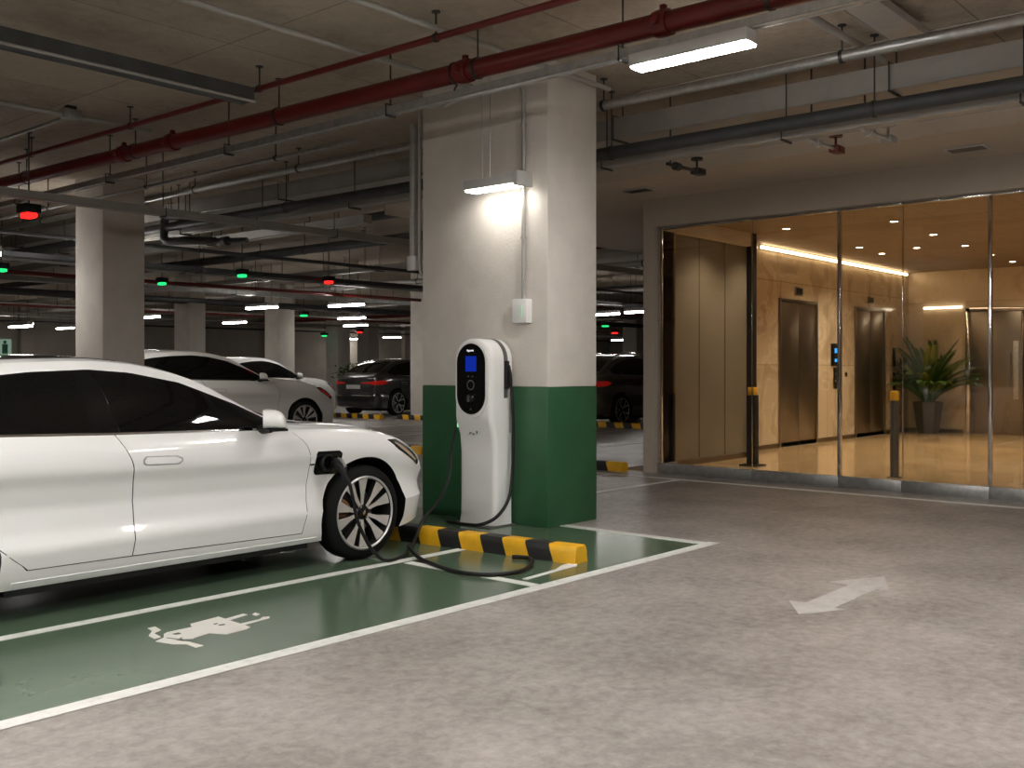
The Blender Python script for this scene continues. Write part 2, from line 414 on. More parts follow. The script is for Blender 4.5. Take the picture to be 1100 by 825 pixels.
tag(MB().box(14.38, 14.5, 7.62, 8.3, 0, 3.6).obj('wall_lobby_return', 'panelb', smooth=0), kind='structure')
tag(MB().box(10.1, 24, RZ-.4, 11.2, 3.64, 3.95, .005).obj('ceiling_soffit', 'soffit', smooth=0), kind='structure')
tag(MB().box(11.5, 11.72, RZ, 7.62, 3.27, 3.64, .004).obj('trim_fascia', 'fascia', smooth=0), kind='structure')
tag(MB().box(11.73, 14.3, 7.5, 7.618, 3.27, 3.475, .004).obj('trim_fascia_side', 'fascia', smooth=0), kind='structure')
tag(MB().box(11.5, 11.68, 7.44, 7.62, 0, 3.27, .004).obj('trim_corner_post', 'fascia', smooth=0), kind='structure')
tag(MB().box(14.40, 14.52, 7.52, 7.62, .012, 3.48, .004).obj('trim_black_post', 'black_soft', smooth=0), kind='structure')
# skirting strips at the lobby walls
for nm, a in (('baseboard_side', (14.52, LB-.02, LY-.012, LY, .012, .09)), ('baseboard_back', (LB-.012, LB, 6.95, LY-.02, .012, .09)), ('baseboard_corner', (12.2, 14.4, 7.605, 7.62, .012, .09))):
    tag(MB().box(*a).obj(nm, 'steel', smooth=0), kind='structure')
# panel joints on the corner wall
jt = thing('trim_joint', None, None, (0, 0, 0), kind='structure')
for x in (12.95, 13.7): MB().box(x-.004, x+.004, 7.614, 7.621, .1, 3.45).obj('joint_strip', 'steeld', jt, smooth=0)

# front glass
mull = [7.44, 6.07, 4.94, 4.202, 3.273, 2.05, .8, -.5, RZ]
thick = {4.94, 3.273, .8}
for i in range(len(mull)-1):
    w = thing('window_%d' % (i+1), None, None, (LX, (mull[i]+mull[i+1])/2, 0), kind='structure')
    h = (mull[i]-mull[i+1])/2
    MB().box(-.006, .006, -h+.004, h-.004, .13, 3.235).obj('glass_pane', 'glass', w, smooth=0)
    MB().box(-.045, .045, -h+.003, h-.003, 0, .13, .004).obj('bottom_rail', 'galv', w)
    MB().box(-.03, .03, -h, h, 3.235, 3.27, .003).obj('top_rail', 'chrome', w)
    b = .032 if mull[i+1] in thick else .007
    MB().box(-.035 if b > .01 else -.012, .035 if b > .01 else .012, -h-b/2, -h+b/2, .13, 3.235, .003).obj('mullion', 'chrome', w)
    if i == 0: MB().box(-.03, .03, h-.05, h-.002, .13, 3.235, .003).obj('mullion', 'chrome', w)
w = thing('window_9', None, None, (11.95, 7.55, 0), kind='structure')
MB().box(-.27, .25, -.006, .006, .1, 3.27).obj('glass_pane', 'glass', w, smooth=0)
MB().box(-.27, .25, -.03, .03, 0, .1, .003).obj('bottom_rail', 'galv', w)

# cove light along the marble wall, wall strip
cv = thing('cove_light', 'glowing warm cove strip along the top of the marble wall', 'light', (19.1, 8.06, 3.44))
MB().box(-3.36, 3.4, -.012, .02, -.03, .012).obj('led_strip', 'glow', cv, smooth=0)
MB().box(-3.38, 3.42, .02, .039, -.04, .03).obj('channel', 'galv', cv, smooth=0)
ws = thing('wall_light', 'slim horizontal light bar above the potted palm', 'light', (22.66, 7.36, 2.69))
MB().box(-.012, .01, -.4, .4, -.022, .022, .004).obj('light_bar', 'glow2', ws)
MB().box(.01, .039, -.38, .38, -.016, .016).obj('backplate', 'galv', ws)
# downlights
DL = [(13.073,5.425),(14.549,5.397),(16.394,5.466),(18.008,6.285),(18.243,5.555),(13.071,3.576),(20.022,5.639),(21.6,5.685),(12.98,6.903),(14.261,6.9),(17.299,7.013),(18.502,7.085),(16.5,3.6),(20.0,3.6),(14.6,1.2),(18.2,1.2)]
proto = None
dl_lab = ['in the front row above the thin glass joint', 'second back from the front glass', 'above the walkway before the first lift', 'deep in the lobby above the second lift', 'above the middle of the lobby', 'at the top right of the glass front', 'in front of the plant', 'nearest the steel doors', 'just inside the first glass pane', 'beside the left end of the glowing cove', 'between the two lifts near the cove', 'above the second lift door']
for i, (x, y) in enumerate(DL):
    if proto is None:
        proto = thing('downlight', '', 'light', (x, y, 3.48)); o = proto
        MB().lathe([(.052, -.004), (.075, -.006), (.078, 0), (.052, 0)], 24, closed=True).obj('trim_ring', 'housing', o)
        MB().lathe([(0.001, -.002), (.052, -.002), (.052, .0), (.001, 0)], 24, closed=True).obj('lens', 'dl', o)
    else:
        o = copy_tree(proto); o.location = (x, y, 3.48)
    lab = dl_lab[i] if i < len(dl_lab) else 'in the right half of the lobby'
    tag(o, 'round recessed downlight ' + lab, 'light', 'lobby downlights')
    ld = bpy.data.lights.new('downlight_beam', 'SPOT'); ld.energy = 62; ld.spot_size = math.radians(125); ld.spot_blend = .8; ld.shadow_soft_size = .05; ld.color = (1, .81, .57)
    lo = bpy.data.objects.new('downlight_beam', ld); COL.objects.link(lo); lo.parent = o; lo.location = (0, 0, -.03)

# lifts on the marble wall
def lift(x0, x1, H, label):
    t = thing('elevator', label, 'elevator', ((x0+x1)/2, LY, 0))
    w = (x1-x0)/2
    MB().box(-w-.06, -w, -.03, -.001, .012, H+.06, .004).box(w, w+.06, -.03, -.001, .012, H+.06, .004).box(-w, w, -.03, -.001, H, H+.06, .004).obj('frame', 'steel', t)
    MB().box(-w, -.005, -.012, -.002, .012, H, .002).obj('door_leaf', 'steel', t)
    MB().box(.005, w, -.012, -.002, .012, H, .002).obj('door_leaf', 'steel', t)
    MB().box(-.006, .006, -.008, -.001, .012, H).obj('door_gap', 'black_soft', t, smooth=0)
    MB().box(-w, w, -.06, -.03, .012, .02).obj('sill_plate', 'galv', t, smooth=0)
    return t
lift(16.5, 17.93, 2.55, 'brushed steel lift door on the marble wall, nearer the black post')
lift(19.78, 21.24, 2.55, 'brushed steel lift door on the marble wall, nearer the palm')
for x, lab in ((17.23, 'small floor display above the nearer lift door'), (20.54, 'small floor display above the farther lift door')):
    t = thing('floor_display', lab, 'display', (x, LY, 2.77))
    MB().box(-.16, .16, -.02, -.001, -.075, .075, .004).obj('faceplate', 'steel', t)
    MB().box(-.12, -.01, -.024, -.02, -.05, .05).box(.01, .12, -.024, -.02, -.05, .05).obj('screen', 'black_soft', t, smooth=0)
t = thing('information_panel', 'black wall panel with two blue lit readouts between the lifts', 'panel', (18.78, LY, 1.66))
MB().box(-.17, .17, -.03, -.001, -.23, .2, .006).obj('bezel', 'black_gloss', t)
MB().box(-.06, .06, -.034, -.03, .02, .11, .004).obj('upper_readout', 'blue', t)
MB().box(-.055, .055, -.034, -.03, -.15, -.09, .004).obj('lower_readout', 'blue', t)
def callp(x, z, lab, m='steeld'):
    t = thing('call_panel', lab, 'call panel', (x, LY, z))
    MB().box(-.075, .075, -.02, -.001, -.2, .2, .006).obj('faceplate', m, t)
    for q in (-.05, .08):
        MB().lathe([(.001, -.028), (.022, -.028), (.024, -.02), (.001, -.02)], 16, 'y', (0, 0, q), closed=True).obj('button', 'chrome', t)
callp(18.79, 1.2, 'narrow dark call panel under the blue-lit panel')
t = thing('key_switch', 'tiny dark key switch beside the glass mullion, left of the farther lift', 'switch', (19.3, LY, 1.27))
MB().lathe([(.001, -.02), (.045, -.02), (.05, -.001), (.001, -.001)], 20, 'y', closed=True).obj('rosette', 'steeld', t)
MB().box(-.008, .008, -.03, -.02, -.03, .03).obj('slot', 'black_soft', t)
t = thing('information_panel', 'narrow black wall panel between the farther lift and the palm', 'panel', (21.8, LY, 1.62))
MB().box(-.06, .06, -.03, -.001, -.2, .2, .005).obj('bezel', 'black_gloss', t)
MB().box(-.05, .05, -.033, -.03, -.06, -.05).obj('divider', 'steel', t)
callp(21.81, 1.1, 'narrow dark call panel beside the palm leaves', 'steeld')

# steel portal on the back wall
t = thing('steel_doors', 'row of dark steel lobby doors with long upright pulls on the back wall', 'door', (LB, 4.6, 0))
MB().box(-.08, -.001, 2.2, 2.28, .012, 2.66, .004).box(-.08, -.001, -4.4, 2.28, 2.58, 2.66, .004).obj('frame', 'chrome', t)
for i in range(5):
    y1 = 2.195-i*1.02; y0 = y1-1.0
    d = MB().box(-.05, -.001, y0, y1, .012, 2.57, .004).obj('door_leaf', 'steeld' if i % 2 else 'steel', t)
    yy = y0+.1 if i % 2 == 0 else y1-.1
    MB().box(-.075, -.05, yy-.05, yy+.05, .75, 1.95, .004).obj('glazed_strip', 'galv', d)
    MB().tube([(-.055, yy+.1, 1.0), (-.11, yy+.1, 1.0), (-.11, yy+.1, 1.7), (-.055, yy+.1, 1.7)], .016, 10).obj('pull_handle', 'chrome', d)

# bollards
t = thing('bollard', 'black square bollard with yellow band and foot plate behind the first glass pane', 'bollard', (13.2, 6.9, .012))
MB().box(-.14, .14, -.14, .14, 0, .02, .004).obj('base_plate', 'black_soft', t)
MB().box(-.065, .065, -.065, .065, .02, 1.0, .008).obj('post', 'black_soft', t)
MB().box(-.05, .05, -.05, .05, 1.0, 1.11, .006).obj('band', 'yellow', t)
t = thing('bollard', 'slim grey bollard with yellow cap in front of the palm', 'bollard', (12.93, 4.79, .012))
MB().lathe([(.001, 0), (.09, 0), (.09, .012), (.055, .014), (.052, .975), (.001, .975)], 24).obj('post', 'ch_grey', t)
MB().lathe([(.001, .975), (.054, .975), (.054, 1.085), (.046, 1.095), (.001, 1.095)], 24).obj('cap', 'yellow', t)

# palm
def palm(loc):
    t = thing('potted_palm', 'bushy green palm in a tapered dark pot by the lobby back wall', 'plant', loc)
    n = 8
    prof = [(.001, 0), (.215, 0), (.225, .03), (.315, .64), (.315, .67), (.285, .67), (.28, .60), (.001, .60)]
    MB().lathe(prof, n).obj('pot', 'pot', t, smooth=20)
    MB().lathe([(.001, .62), (.279, .61), (.279, .60), (.001, .60)], 16, closed=True).obj('soil', 'soil', t)
    R = random.Random(5)
    for k in range(46):
        a = k*2.399+R.uniform(-.3, .3); lean = .2+1.25*(k/45.)**.9
        L = R.uniform(.85, 1.15)*(1.34-.46*lean*.6)
        p = Vector((.06*math.cos(a), .06*math.sin(a), .62)); d = Vector((math.cos(a)*math.sin(lean*.5), math.sin(a)*math.sin(lean*.5), math.cos(lean*.5)))
        pts = [p.copy()]; seg = 9
        for s_ in range(seg):
            p = p+d*(L/seg); pts.append(p.copy())
            d = (d+Vector((math.cos(a), math.sin(a), 0))*(.04+.05*lean)-Vector((0, 0, 1))*(.02+.15*lean*(s_/seg)**1.3)).normalized()
        # keep the fronds out of the wall behind
        pts = [Vector((min(q.x, .40), min(q.y, .50), q.z)) for q in pts]
        mb = MB().tube(pts, [.013-.0011*i for i in range(len(pts))], 6)
        for i in range(2, seg+1):
            for hh in (0, .2, .4, .6, .8):
                if i == seg and hh: continue
                q = pts[i].lerp(pts[min(i+1, seg)], hh); tg = (pts[min(i+1, seg)]-pts[i-1]).normalized()
                side = tg.cross(Vector((0, 0, 1)))
                if side.length < .1: side = Vector((1, 0, 0))
                side.normalize(); up = side.cross(tg)
                ll = .25*math.sin(PI*(.18+.72*(i+hh)/(seg+1)))+.03
                for sg in (-1, 1):
                    dr = (tg*.85+side*sg*.62+up*.12).normalized()
                    wv = tg.cross(dr).cross(dr).normalized()*.0125
                    m1 = q+dr*ll*.45+up*.01; e = q+dr*ll-Vector((0, 0, .06*lean))
                    m1.x = min(m1.x, .44); e.x = min(e.x, .45); m1.y = min(m1.y, .54); e.y = min(e.y, .55)
                    mb.add([q, m1+wv, e, m1-wv], [(0, 1, 2, 3)])
        mb.obj('frond', 'leaf2' if k % 7 == 4 else 'leaf', t, fix=False, smooth=0)
palm((22.12, 7.49, .012))

# ------------------------------------------------------------------ cars
def body_tables():
    P = [(-3.93,.06),(-3.91,.34),(-3.87,.6),(-3.8,.76),(-3.68,.84),(-3.45,.885),(-3.1,.912),(-2.6,.925),(-1,.925),(0,.925),(.25,.92),(.4,.905),(.53,.872),(.63,.82),(.71,.75),(.78,.63),(.83,.5),(.87,.3),(.89,.08)]
    z = {}
    z[0] = [(-3.93,.34),(-3.8,.24),(-3.4,.18),(-3,.17),(.3,.17),(.55,.2),(.72,.23),(.89,.30)]
    z[1] = z[0]
    z[2] = [(-3.93,.36),(-3.8,.255),(-3.4,.2),(-3,.185),(-.4,.185),(.3,.19),(.55,.215),(.72,.245),(.89,.31)]
    z[3] = [(-3.93,.42),(-3.7,.34),(-3.2,.27),(-2.5,.25),(-.4,.245),(.4,.27),(.7,.32),(.89,.36)]
    z[4] = [(-3.93,.50),(-3.6,.46),(-2.5,.385),(-.4,.40),(.4,.41),(.7,.42),(.89,.41)]
    z[5] = [(-3.93,.62),(-3,.62),(-.4,.585),(.4,.56),(.7,.51),(.89,.45)]
    z[6] = [(-3.93,.80),(-3,.82),(-1,.79),(-.3,.79),(.2,.76),(.5,.69),(.7,.60),(.89,.49)]
    z[7] = [(-3.93,.90),(-3,.95),(-2,.925),(-.6,.905),(-.1,.885),(.25,.835),(.5,.76),(.7,.655),(.82,.585),(.89,.51)]
    z[8] = [(-3.93,.96),(-3.75,1.0),(-3.3,1.035),(-2.5,1.025),(-1.9,1.003),(-.62,.975),(-.35,.968),(0,.945),(.2,.91),(.36,.868),(.5,.808),(.6,.75),(.7,.69),(.8,.625),(.86,.575),(.89,.53)]
    # window top line, roof rail, rail inside, roof middle, centre
    z[10] = [(-3.93,.975),(-3.75,1.02),(-3.5,1.08),(-3.3,1.15),(-3.0,1.27),(-2.7,1.33),(-2.4,1.355),(-1.95,1.38),(-1.69,1.36),(-1.36,1.295),(-.99,1.15),(-.70,1.01),(-.55,.985),(-.35,.978),(0,.955),(.2,.92),(.36,.876),(.5,.815),(.6,.757),(.7,.697),(.8,.63),(.86,.578),(.89,.531)]
    z[11] = [(-3.93,.98),(-3.75,1.03),(-3.5,1.11),(-3.3,1.19),(-3.0,1.315),(-2.7,1.385),(-2.4,1.413),(-1.95,1.428),(-1.69,1.412),(-1.52,1.385),(-1.27,1.322),(-.965,1.17),(-.7,1.035),(-.58,1.005),(-.35,.99),(0,.966),(.2,.93),(.36,.884),(.5,.822),(.6,.763),(.7,.703),(.8,.634),(.86,.58),(.89,.532)]
    z[12] = [(-3.93,.985),(-3.75,1.035),(-3.5,1.13),(-3.3,1.22),(-3.0,1.345),(-2.7,1.415),(-2.4,1.442),(-1.95,1.455),(-1.69,1.437),(-1.5,1.405),(-1.27,1.335),(-.965,1.185),(-.7,1.062),(-.5,1.012),(-.3,1.0),(0,.975),(.2,.938),(.36,.891),(.5,.83),(.6,.771),(.7,.71),(.8,.639),(.86,.583),(.89,.533)]
    z[13] = [(-3.93,.99),(-3.75,1.04),(-3.5,1.16),(-3.3,1.255),(-3.0,1.375),(-2.7,1.445),(-2.4,1.466),(-2.0,1.472),(-1.69,1.45),(-1.5,1.418),(-1.2,1.325),(-.9,1.205),(-.6,1.085),(-.4,1.022),(-.2,1.002),(0,.985),(.2,.947),(.4,.885),(.55,.82),(.67,.752),(.77,.69),(.84,.635),(.89,.535)]
    z[14] = [(-3.93,.99),(-3.75,1.042),(-3.5,1.17),(-3.3,1.27),(-3.0,1.39),(-2.7,1.457),(-2.4,1.477),(-2.0,1.48),(-1.69,1.457),(-1.5,1.425),(-1.2,1.332),(-.9,1.213),(-.6,1.095),(-.4,1.03),(-.2,1.004),(0,.99),(.2,.953),(.4,.893),(.55,.833),(.67,.768),(.77,.705),(.84,.645),(.89,.536)]
    fr = {0:0, 1:.78, 2:.93, 3:.962, 4:.992, 5:.942, 6:1.0, 7:.985, 8:.93}
    y10 = [(-3.93,.8),(-3.75,.76),(-3.5,.74),(-3.3,.715),(-3.0,.675),(-2.7,.65),(-2.4,.642),(-1.95,.642),(-1.69,.65),(-1.36,.672),(-.99,.735),(-.70,.80),(-.5,.82),(0,.835),(.5,.82),(.9,.8)]
    y11 = [(-3.93,.75),(-3.75,.73),(-3.5,.71),(-3.3,.68),(-3.0,.635),(-2.7,.612),(-2.4,.602),(-1.95,.602),(-1.52,.615),(-1.27,.64),(-.965,.705),(-.7,.765),(-.5,.785),(0,.78),(.5,.76),(.9,.74)]
    y12 = [(-3.93,.66),(-3.5,.64),(-3.0,.575),(-2.4,.545),(-1.95,.545),(-1.5,.565),(-.965,.64),(-.6,.69),(0,.68),(.5,.66),(.9,.64)]
    return P, z, fr, y10, y11, y12
TAB = body_tables()
def body_section(x):
    P, z, fr, y10, y11, y12 = TAB
    p = interp(P, x); q = min(1, p/.925); zz = {i: interp(z[i], x) for i in z}
    sec = []
    for i in range(9):
        f = fr[i]; f = f if i == 0 else f+(1-f)*max(0, 1-q)*.4
        sec.append((p*f, zz[i]))
    ya, yb, yc = (interp(t_, x)*q for t_ in (y10, y11, y12))
    y8, z8 = sec[8]; ya = min(ya, y8-.012*q); yb = min(yb, ya-.012*q); yc = min(yc, yb-.02*q)
    hgt = zz[10]-z8
    sec.append((y8+(ya-y8)*.5+.028*max(0, min(1, hgt/.3)), z8+hgt*.5))
    sec.append((ya, zz[10])); sec.append((yb, zz[11])); sec.append((yc, zz[12])); sec.append((yc*.55, zz[13])); sec.append((0, zz[14]))
    return sec
def smooth_sec(sec):
    """one extra point between neighbours (rounded, but crisp at the body creases)"""
    out = []; n = len(sec)
    crisp = {2, 3, 4, 6, 8, 10, 11}
    for i in range(n-1):
        out.append(sec[i])
        a, b = sec[i], sec[i+1]
        m = ((a[0]+b[0])/2, (a[1]+b[1])/2)
        if i > 3 and i+2 < n and not (i in crisp and i+1 in crisp):
            p0 = sec[i-1] if i not in crisp else a; p3 = sec[i+2] if (i+1) not in crisp else b
            m = tuple((-p0[k]+9*a[k]+9*b[k]-p3[k])/16 if (p0 is not a and p3 is not b) else ((-p0[k]+7*a[k]+6*b[k])/12 if p0 is not a else ((6*a[k]+7*b[k]-p3[k])/12 if p3 is not b else m[k])) for k in (0, 1))
        out.append(m)
    out.append(sec[-1]); return out

WHEELX = (0.01, -2.97)
def make_body_mesh(sz, sx, arch_r, wr):
    xs = []
    x = -3.93
    while x < .8901:
        xs.append(x)
        step = .02 if (x < -3.66 or x > .6) else (.04 if (x < -3.2 or x > -1.8) else .06)
        x += step
    xs.append(.89)
    rows = []
    for x in xs:
        sec = smooth_sec(body_section(x)); half = [(x*sx, -y, z_*sz) for y, z_ in sec]; other = [(x*sx, y, z_*sz) for y, z_ in sec[1:-1]][::-1]
        rows.append(half+other)
    n = len(rows[0]); vs = [p for r in rows for p in r]; fs = []
    for i in range(len(rows)-1):
        for j in range(n): fs.append((i*n+j, i*n+(j+1) % n, (i+1)*n+(j+1) % n, (i+1)*n+j))
    fs += [tuple(range(n-1, -1, -1)), tuple((len(rows)-1)*n+j for j in range(n))]
    mb = MB().add(vs, fs); me = mb.mesh('body_loft', True, 0)
    bm = bmesh.new(); bm.from_mesh(me); bvh = BVHTree.FromBMesh(bm); bm.free()
    o = bpy.data.objects.new('body_loft', me); COL.objects.link(o)
    cut = MB()
    for wx in WHEELX:
        for sg in (-1, 1):
            c = (wx*sx, 0, wr)
            y0, y1 = sorted((sg*.50, sg*1.2))
            cut.lathe([(.0005, y0), (arch_r-.02, y0), (arch_r, y0+(.02 if sg > 0 else 0)), (arch_r, y1), (.0005, y1)] if sg > 0 else [(.0005, y0), (arch_r, y0), (arch_r, y1), (.0005, y1)], 56, 'y', c)
    cme = cut.mesh('cutter', True, 0); co = bpy.data.objects.new('cutter', cme); COL.objects.link(co)
    md = o.modifiers.new('b', 'BOOLEAN'); md.operation = 'DIFFERENCE'; md.object = co; md.solver = 'EXACT'; md.material_mode = 'TRANSFER'
    me.materials.append(M['white_car']); cme.materials.append(M['black_soft'])
    dg = bpy.context.evaluated_depsgraph_get()
    res = bpy.data.meshes.new_from_object(o.evaluated_get(dg)); res.name = 'car_body'
    bpy.data.objects.remove(o); bpy.data.objects.remove(co)
    pass
    # wheel wells and underside go to the dark slot
    dark = [i for i, mm in enumerate(res.materials) if mm == M['black_soft']]
    idx = [1 if (p.material_index in dark or (p.center.z < .2 and p.normal.z < -.7)) else 0 for p in res.polygons]
    res.materials.clear()
    res.polygons.foreach_set('use_smooth', [True]*len(res.polygons)); res.set_sharp_from_angle(angle=math.radians(32))
    return res, idx, bvh

def project_panel(bvh, bot, top, n, m, axis, off, depth, sgn=-1, sx=1, sz=1):
    """conformal panel: bot/top polylines in (a,b), cast along axis onto the body; returns MB"""
    B = resample(bot, n); T = resample(top, n); rows = []; nor = []
    for j in range(m):
        t = j/(m-1); row = []; rn = []
        for i in range(n):
            a = B[i][0]+(T[i][0]-B[i][0])*t; b = B[i][1]+(T[i][1]-B[i][1])*t
            if axis == 'y': org = Vector((a*sx, sgn*3, b*sz)); d = Vector((0, -sgn, 0))
            elif axis == 'z': org = Vector((a*sx, b, 4)); d = Vector((0, 0, -1))
            else: org = Vector((sgn*6, a, b*sz)); d = Vector((-sgn, 0, 0))
            h, nn, _, _ = bvh.ray_cast(org, d)
            if h is None:
                h = row[-1] if row else org+d*2.2; nn = rn[-1] if rn else -d
            if nn.dot(d) > 0: nn = -nn
            row.append(h.copy()); rn.append(nn.copy())
        rows.append(row); nor.append(rn)
    # smooth the normals a little by averaging neighbours
    out = [[rows[j][i]+nor[j][i]*off for i in range(n)] for j in range(m)]
    inn = [[rows[j][i]-nor[j][i]*depth for i in range(n)] for j in range(m)]
    mb = MB(); vs = [p for r in out for p in r]; o1 = len(vs)
    fs = [(j*n+i, j*n+i+1, (j+1)*n+i+1, (j+1)*n+i) for j in range(m-1) for i in range(n-1)]
    ring = [(0, i) for i in range(n)]+[(j, n-1) for j in range(1, m)]+[(m-1, i) for i in range(n-2, -1, -1)]+[(j, 0) for j in range(m-2, 0, -1)]
    vs += [inn[j][i] for j, i in ring]; k = len(ring)
    for q in range(k):
        a = ring[q]; b = ring[(q+1) % k]
        fs.append((a[0]*n+a[1], o1+q, o1+(q+1) % k, b[0]*n+b[1]))
    return mb.add(vs, fs)

def make_wheel(name, parent, style, R, w=.225, rimr=.245):
    wt = bpy.data.objects.new(name, None); COL.objects.link(wt); wt.parent = parent; wt.empty_display_size = .1
    h = w/2
    prof = [(rimr-.012, -h+.02), (rimr+.01, -h+.004), (R-.07, -h-.006), (R-.03, -h+.006), (R-.008, -h+.028), (R, -h+.05), (R, h-.05), (R-.008, h-.028), (R-.03, h-.006), (R-.07, h+.006), (rimr+.01, h-.004), (rimr-.012, h-.02)]
    MB().lathe(prof, 72, 'y', closed=True).obj('tyre', 'rubber', wt)
    # barrel and lip
    MB().lathe([(rimr, -h+.012), (rimr-.012, -h+.004), (rimr-.02, -h+.03), (rimr-.03, h-.04), (rimr-.012, h-.04), (rimr-.004, -h+.04)], 72, 'y', closed=True).obj('rim_barrel', 'rim_dark', wt)
    MB().lathe([(rimr+.006, -h+.006), (rimr-.004, -h-.002), (rimr-.014, -h+.004), (rimr-.012, -h+.016), (rimr+.004, -h+.016)], 72, 'y', closed=True).obj('rim_lip', 'alloy', wt)
    MB().lathe([(.05, .0), (.175, .0), (.175, .024), (.05, .024)], 40, 'y', (0, .02, 0), closed=True).obj('brake_disc', 'disc', wt)
    cal = MB(); a0 = 2.5
    cal.prism([(.11*math.cos(a0+q), .11*math.sin(a0+q)) for q in [i*.16 for i in range(6)]]+[(.195*math.cos(a0+q), .195*math.sin(a0+q)) for q in [i*.16 for i in range(5, -1, -1)]], -.035, .02, lambda u, v, ww: (u, ww, v))
    cal.obj('brake_caliper', 'caliper', wt)
    sp = MB(); side = MB()
    face = -h+.012
    for k in range(5):
        A = PI/2+.32+2*PI*k/5
        for sg in (-1, 1):
            if style == 'star':
                # a twin spoke: blade swings out from the hub and widens at the rim
                c0, c1 = A+sg*.20, A+sg*.275
                q = [(.05, c0-.24), (.05, c0+.24), (.13, A+sg*.25+.12), (rimr-.012, c1+.17), (rimr-.012, c1-.17), (.13, A+sg*.25-.12)]
            else:
                c1 = A+sg*.26
                q = [(.05, A-.16+sg*.1), (.05, A+.16+sg*.1), (.15, A+sg*.12+.06), (rimr-.012, c1+.055), (rimr-.012, c1-.055), (.15, A+sg*.12-.06)]
            pts = [(r*math.cos(a), r*math.sin(a)) for r, a in q]
            ys = [face+.022, face+.022, face+.014, face+.004, face+.004, face+.014]
            n = len(pts)
            sp.add([(p[0], y, p[1]) for p, y in zip(pts, ys)]+[(p[0]*.99, y+.003, p[1]*.99) for p, y in zip(pts, ys)], [tuple(range(n)), tuple(range(2*n-1, n-1, -1))]+[(i, n+i, n+(i+1) % n, (i+1) % n) for i in range(n)])
            side.add([(p[0], y+.0035, p[1]) for p, y in zip(pts, ys)]+[(p[0]*1., y+.05, p[1]*1.) for p, y in zip(pts, ys)], [tuple(range(n)), tuple(range(2*n-1, n-1, -1))]+[(i, n+i, n+(i+1) % n, (i+1) % n) for i in range(n)])
    sp.obj('spoke_faces', 'alloy', wt, smooth=0); side.obj('spoke_flanks', 'rim_dark', wt, smooth=0)
    hub = MB().lathe([(.001, face+.006), (.036, face+.008), (.042, face+.016), (.062, face+.026), (.062, face+.07), (.001, face+.07)], 32, 'y').obj('hub_cap', 'black_gloss', wt)
    MB().prism([(0, .022), (.012, 0), (0, -.022), (-.012, 0)], face+.004, face+.0075, lambda u, v, ww: (u+v*.35, ww, v)).obj('emblem', 'chrome', hub)
    nuts = MB()
    for k in range(5):
        a = PI/2+2*PI*k/5
        nuts.lathe([(.001, face+.018), (.008, face+.018), (.008, face+.04)], 8, 'y', (.05*math.cos(a), 0, .05*math.sin(a)))
    nuts.obj('lug_nuts', 'rim_dark', wt)
    return wt

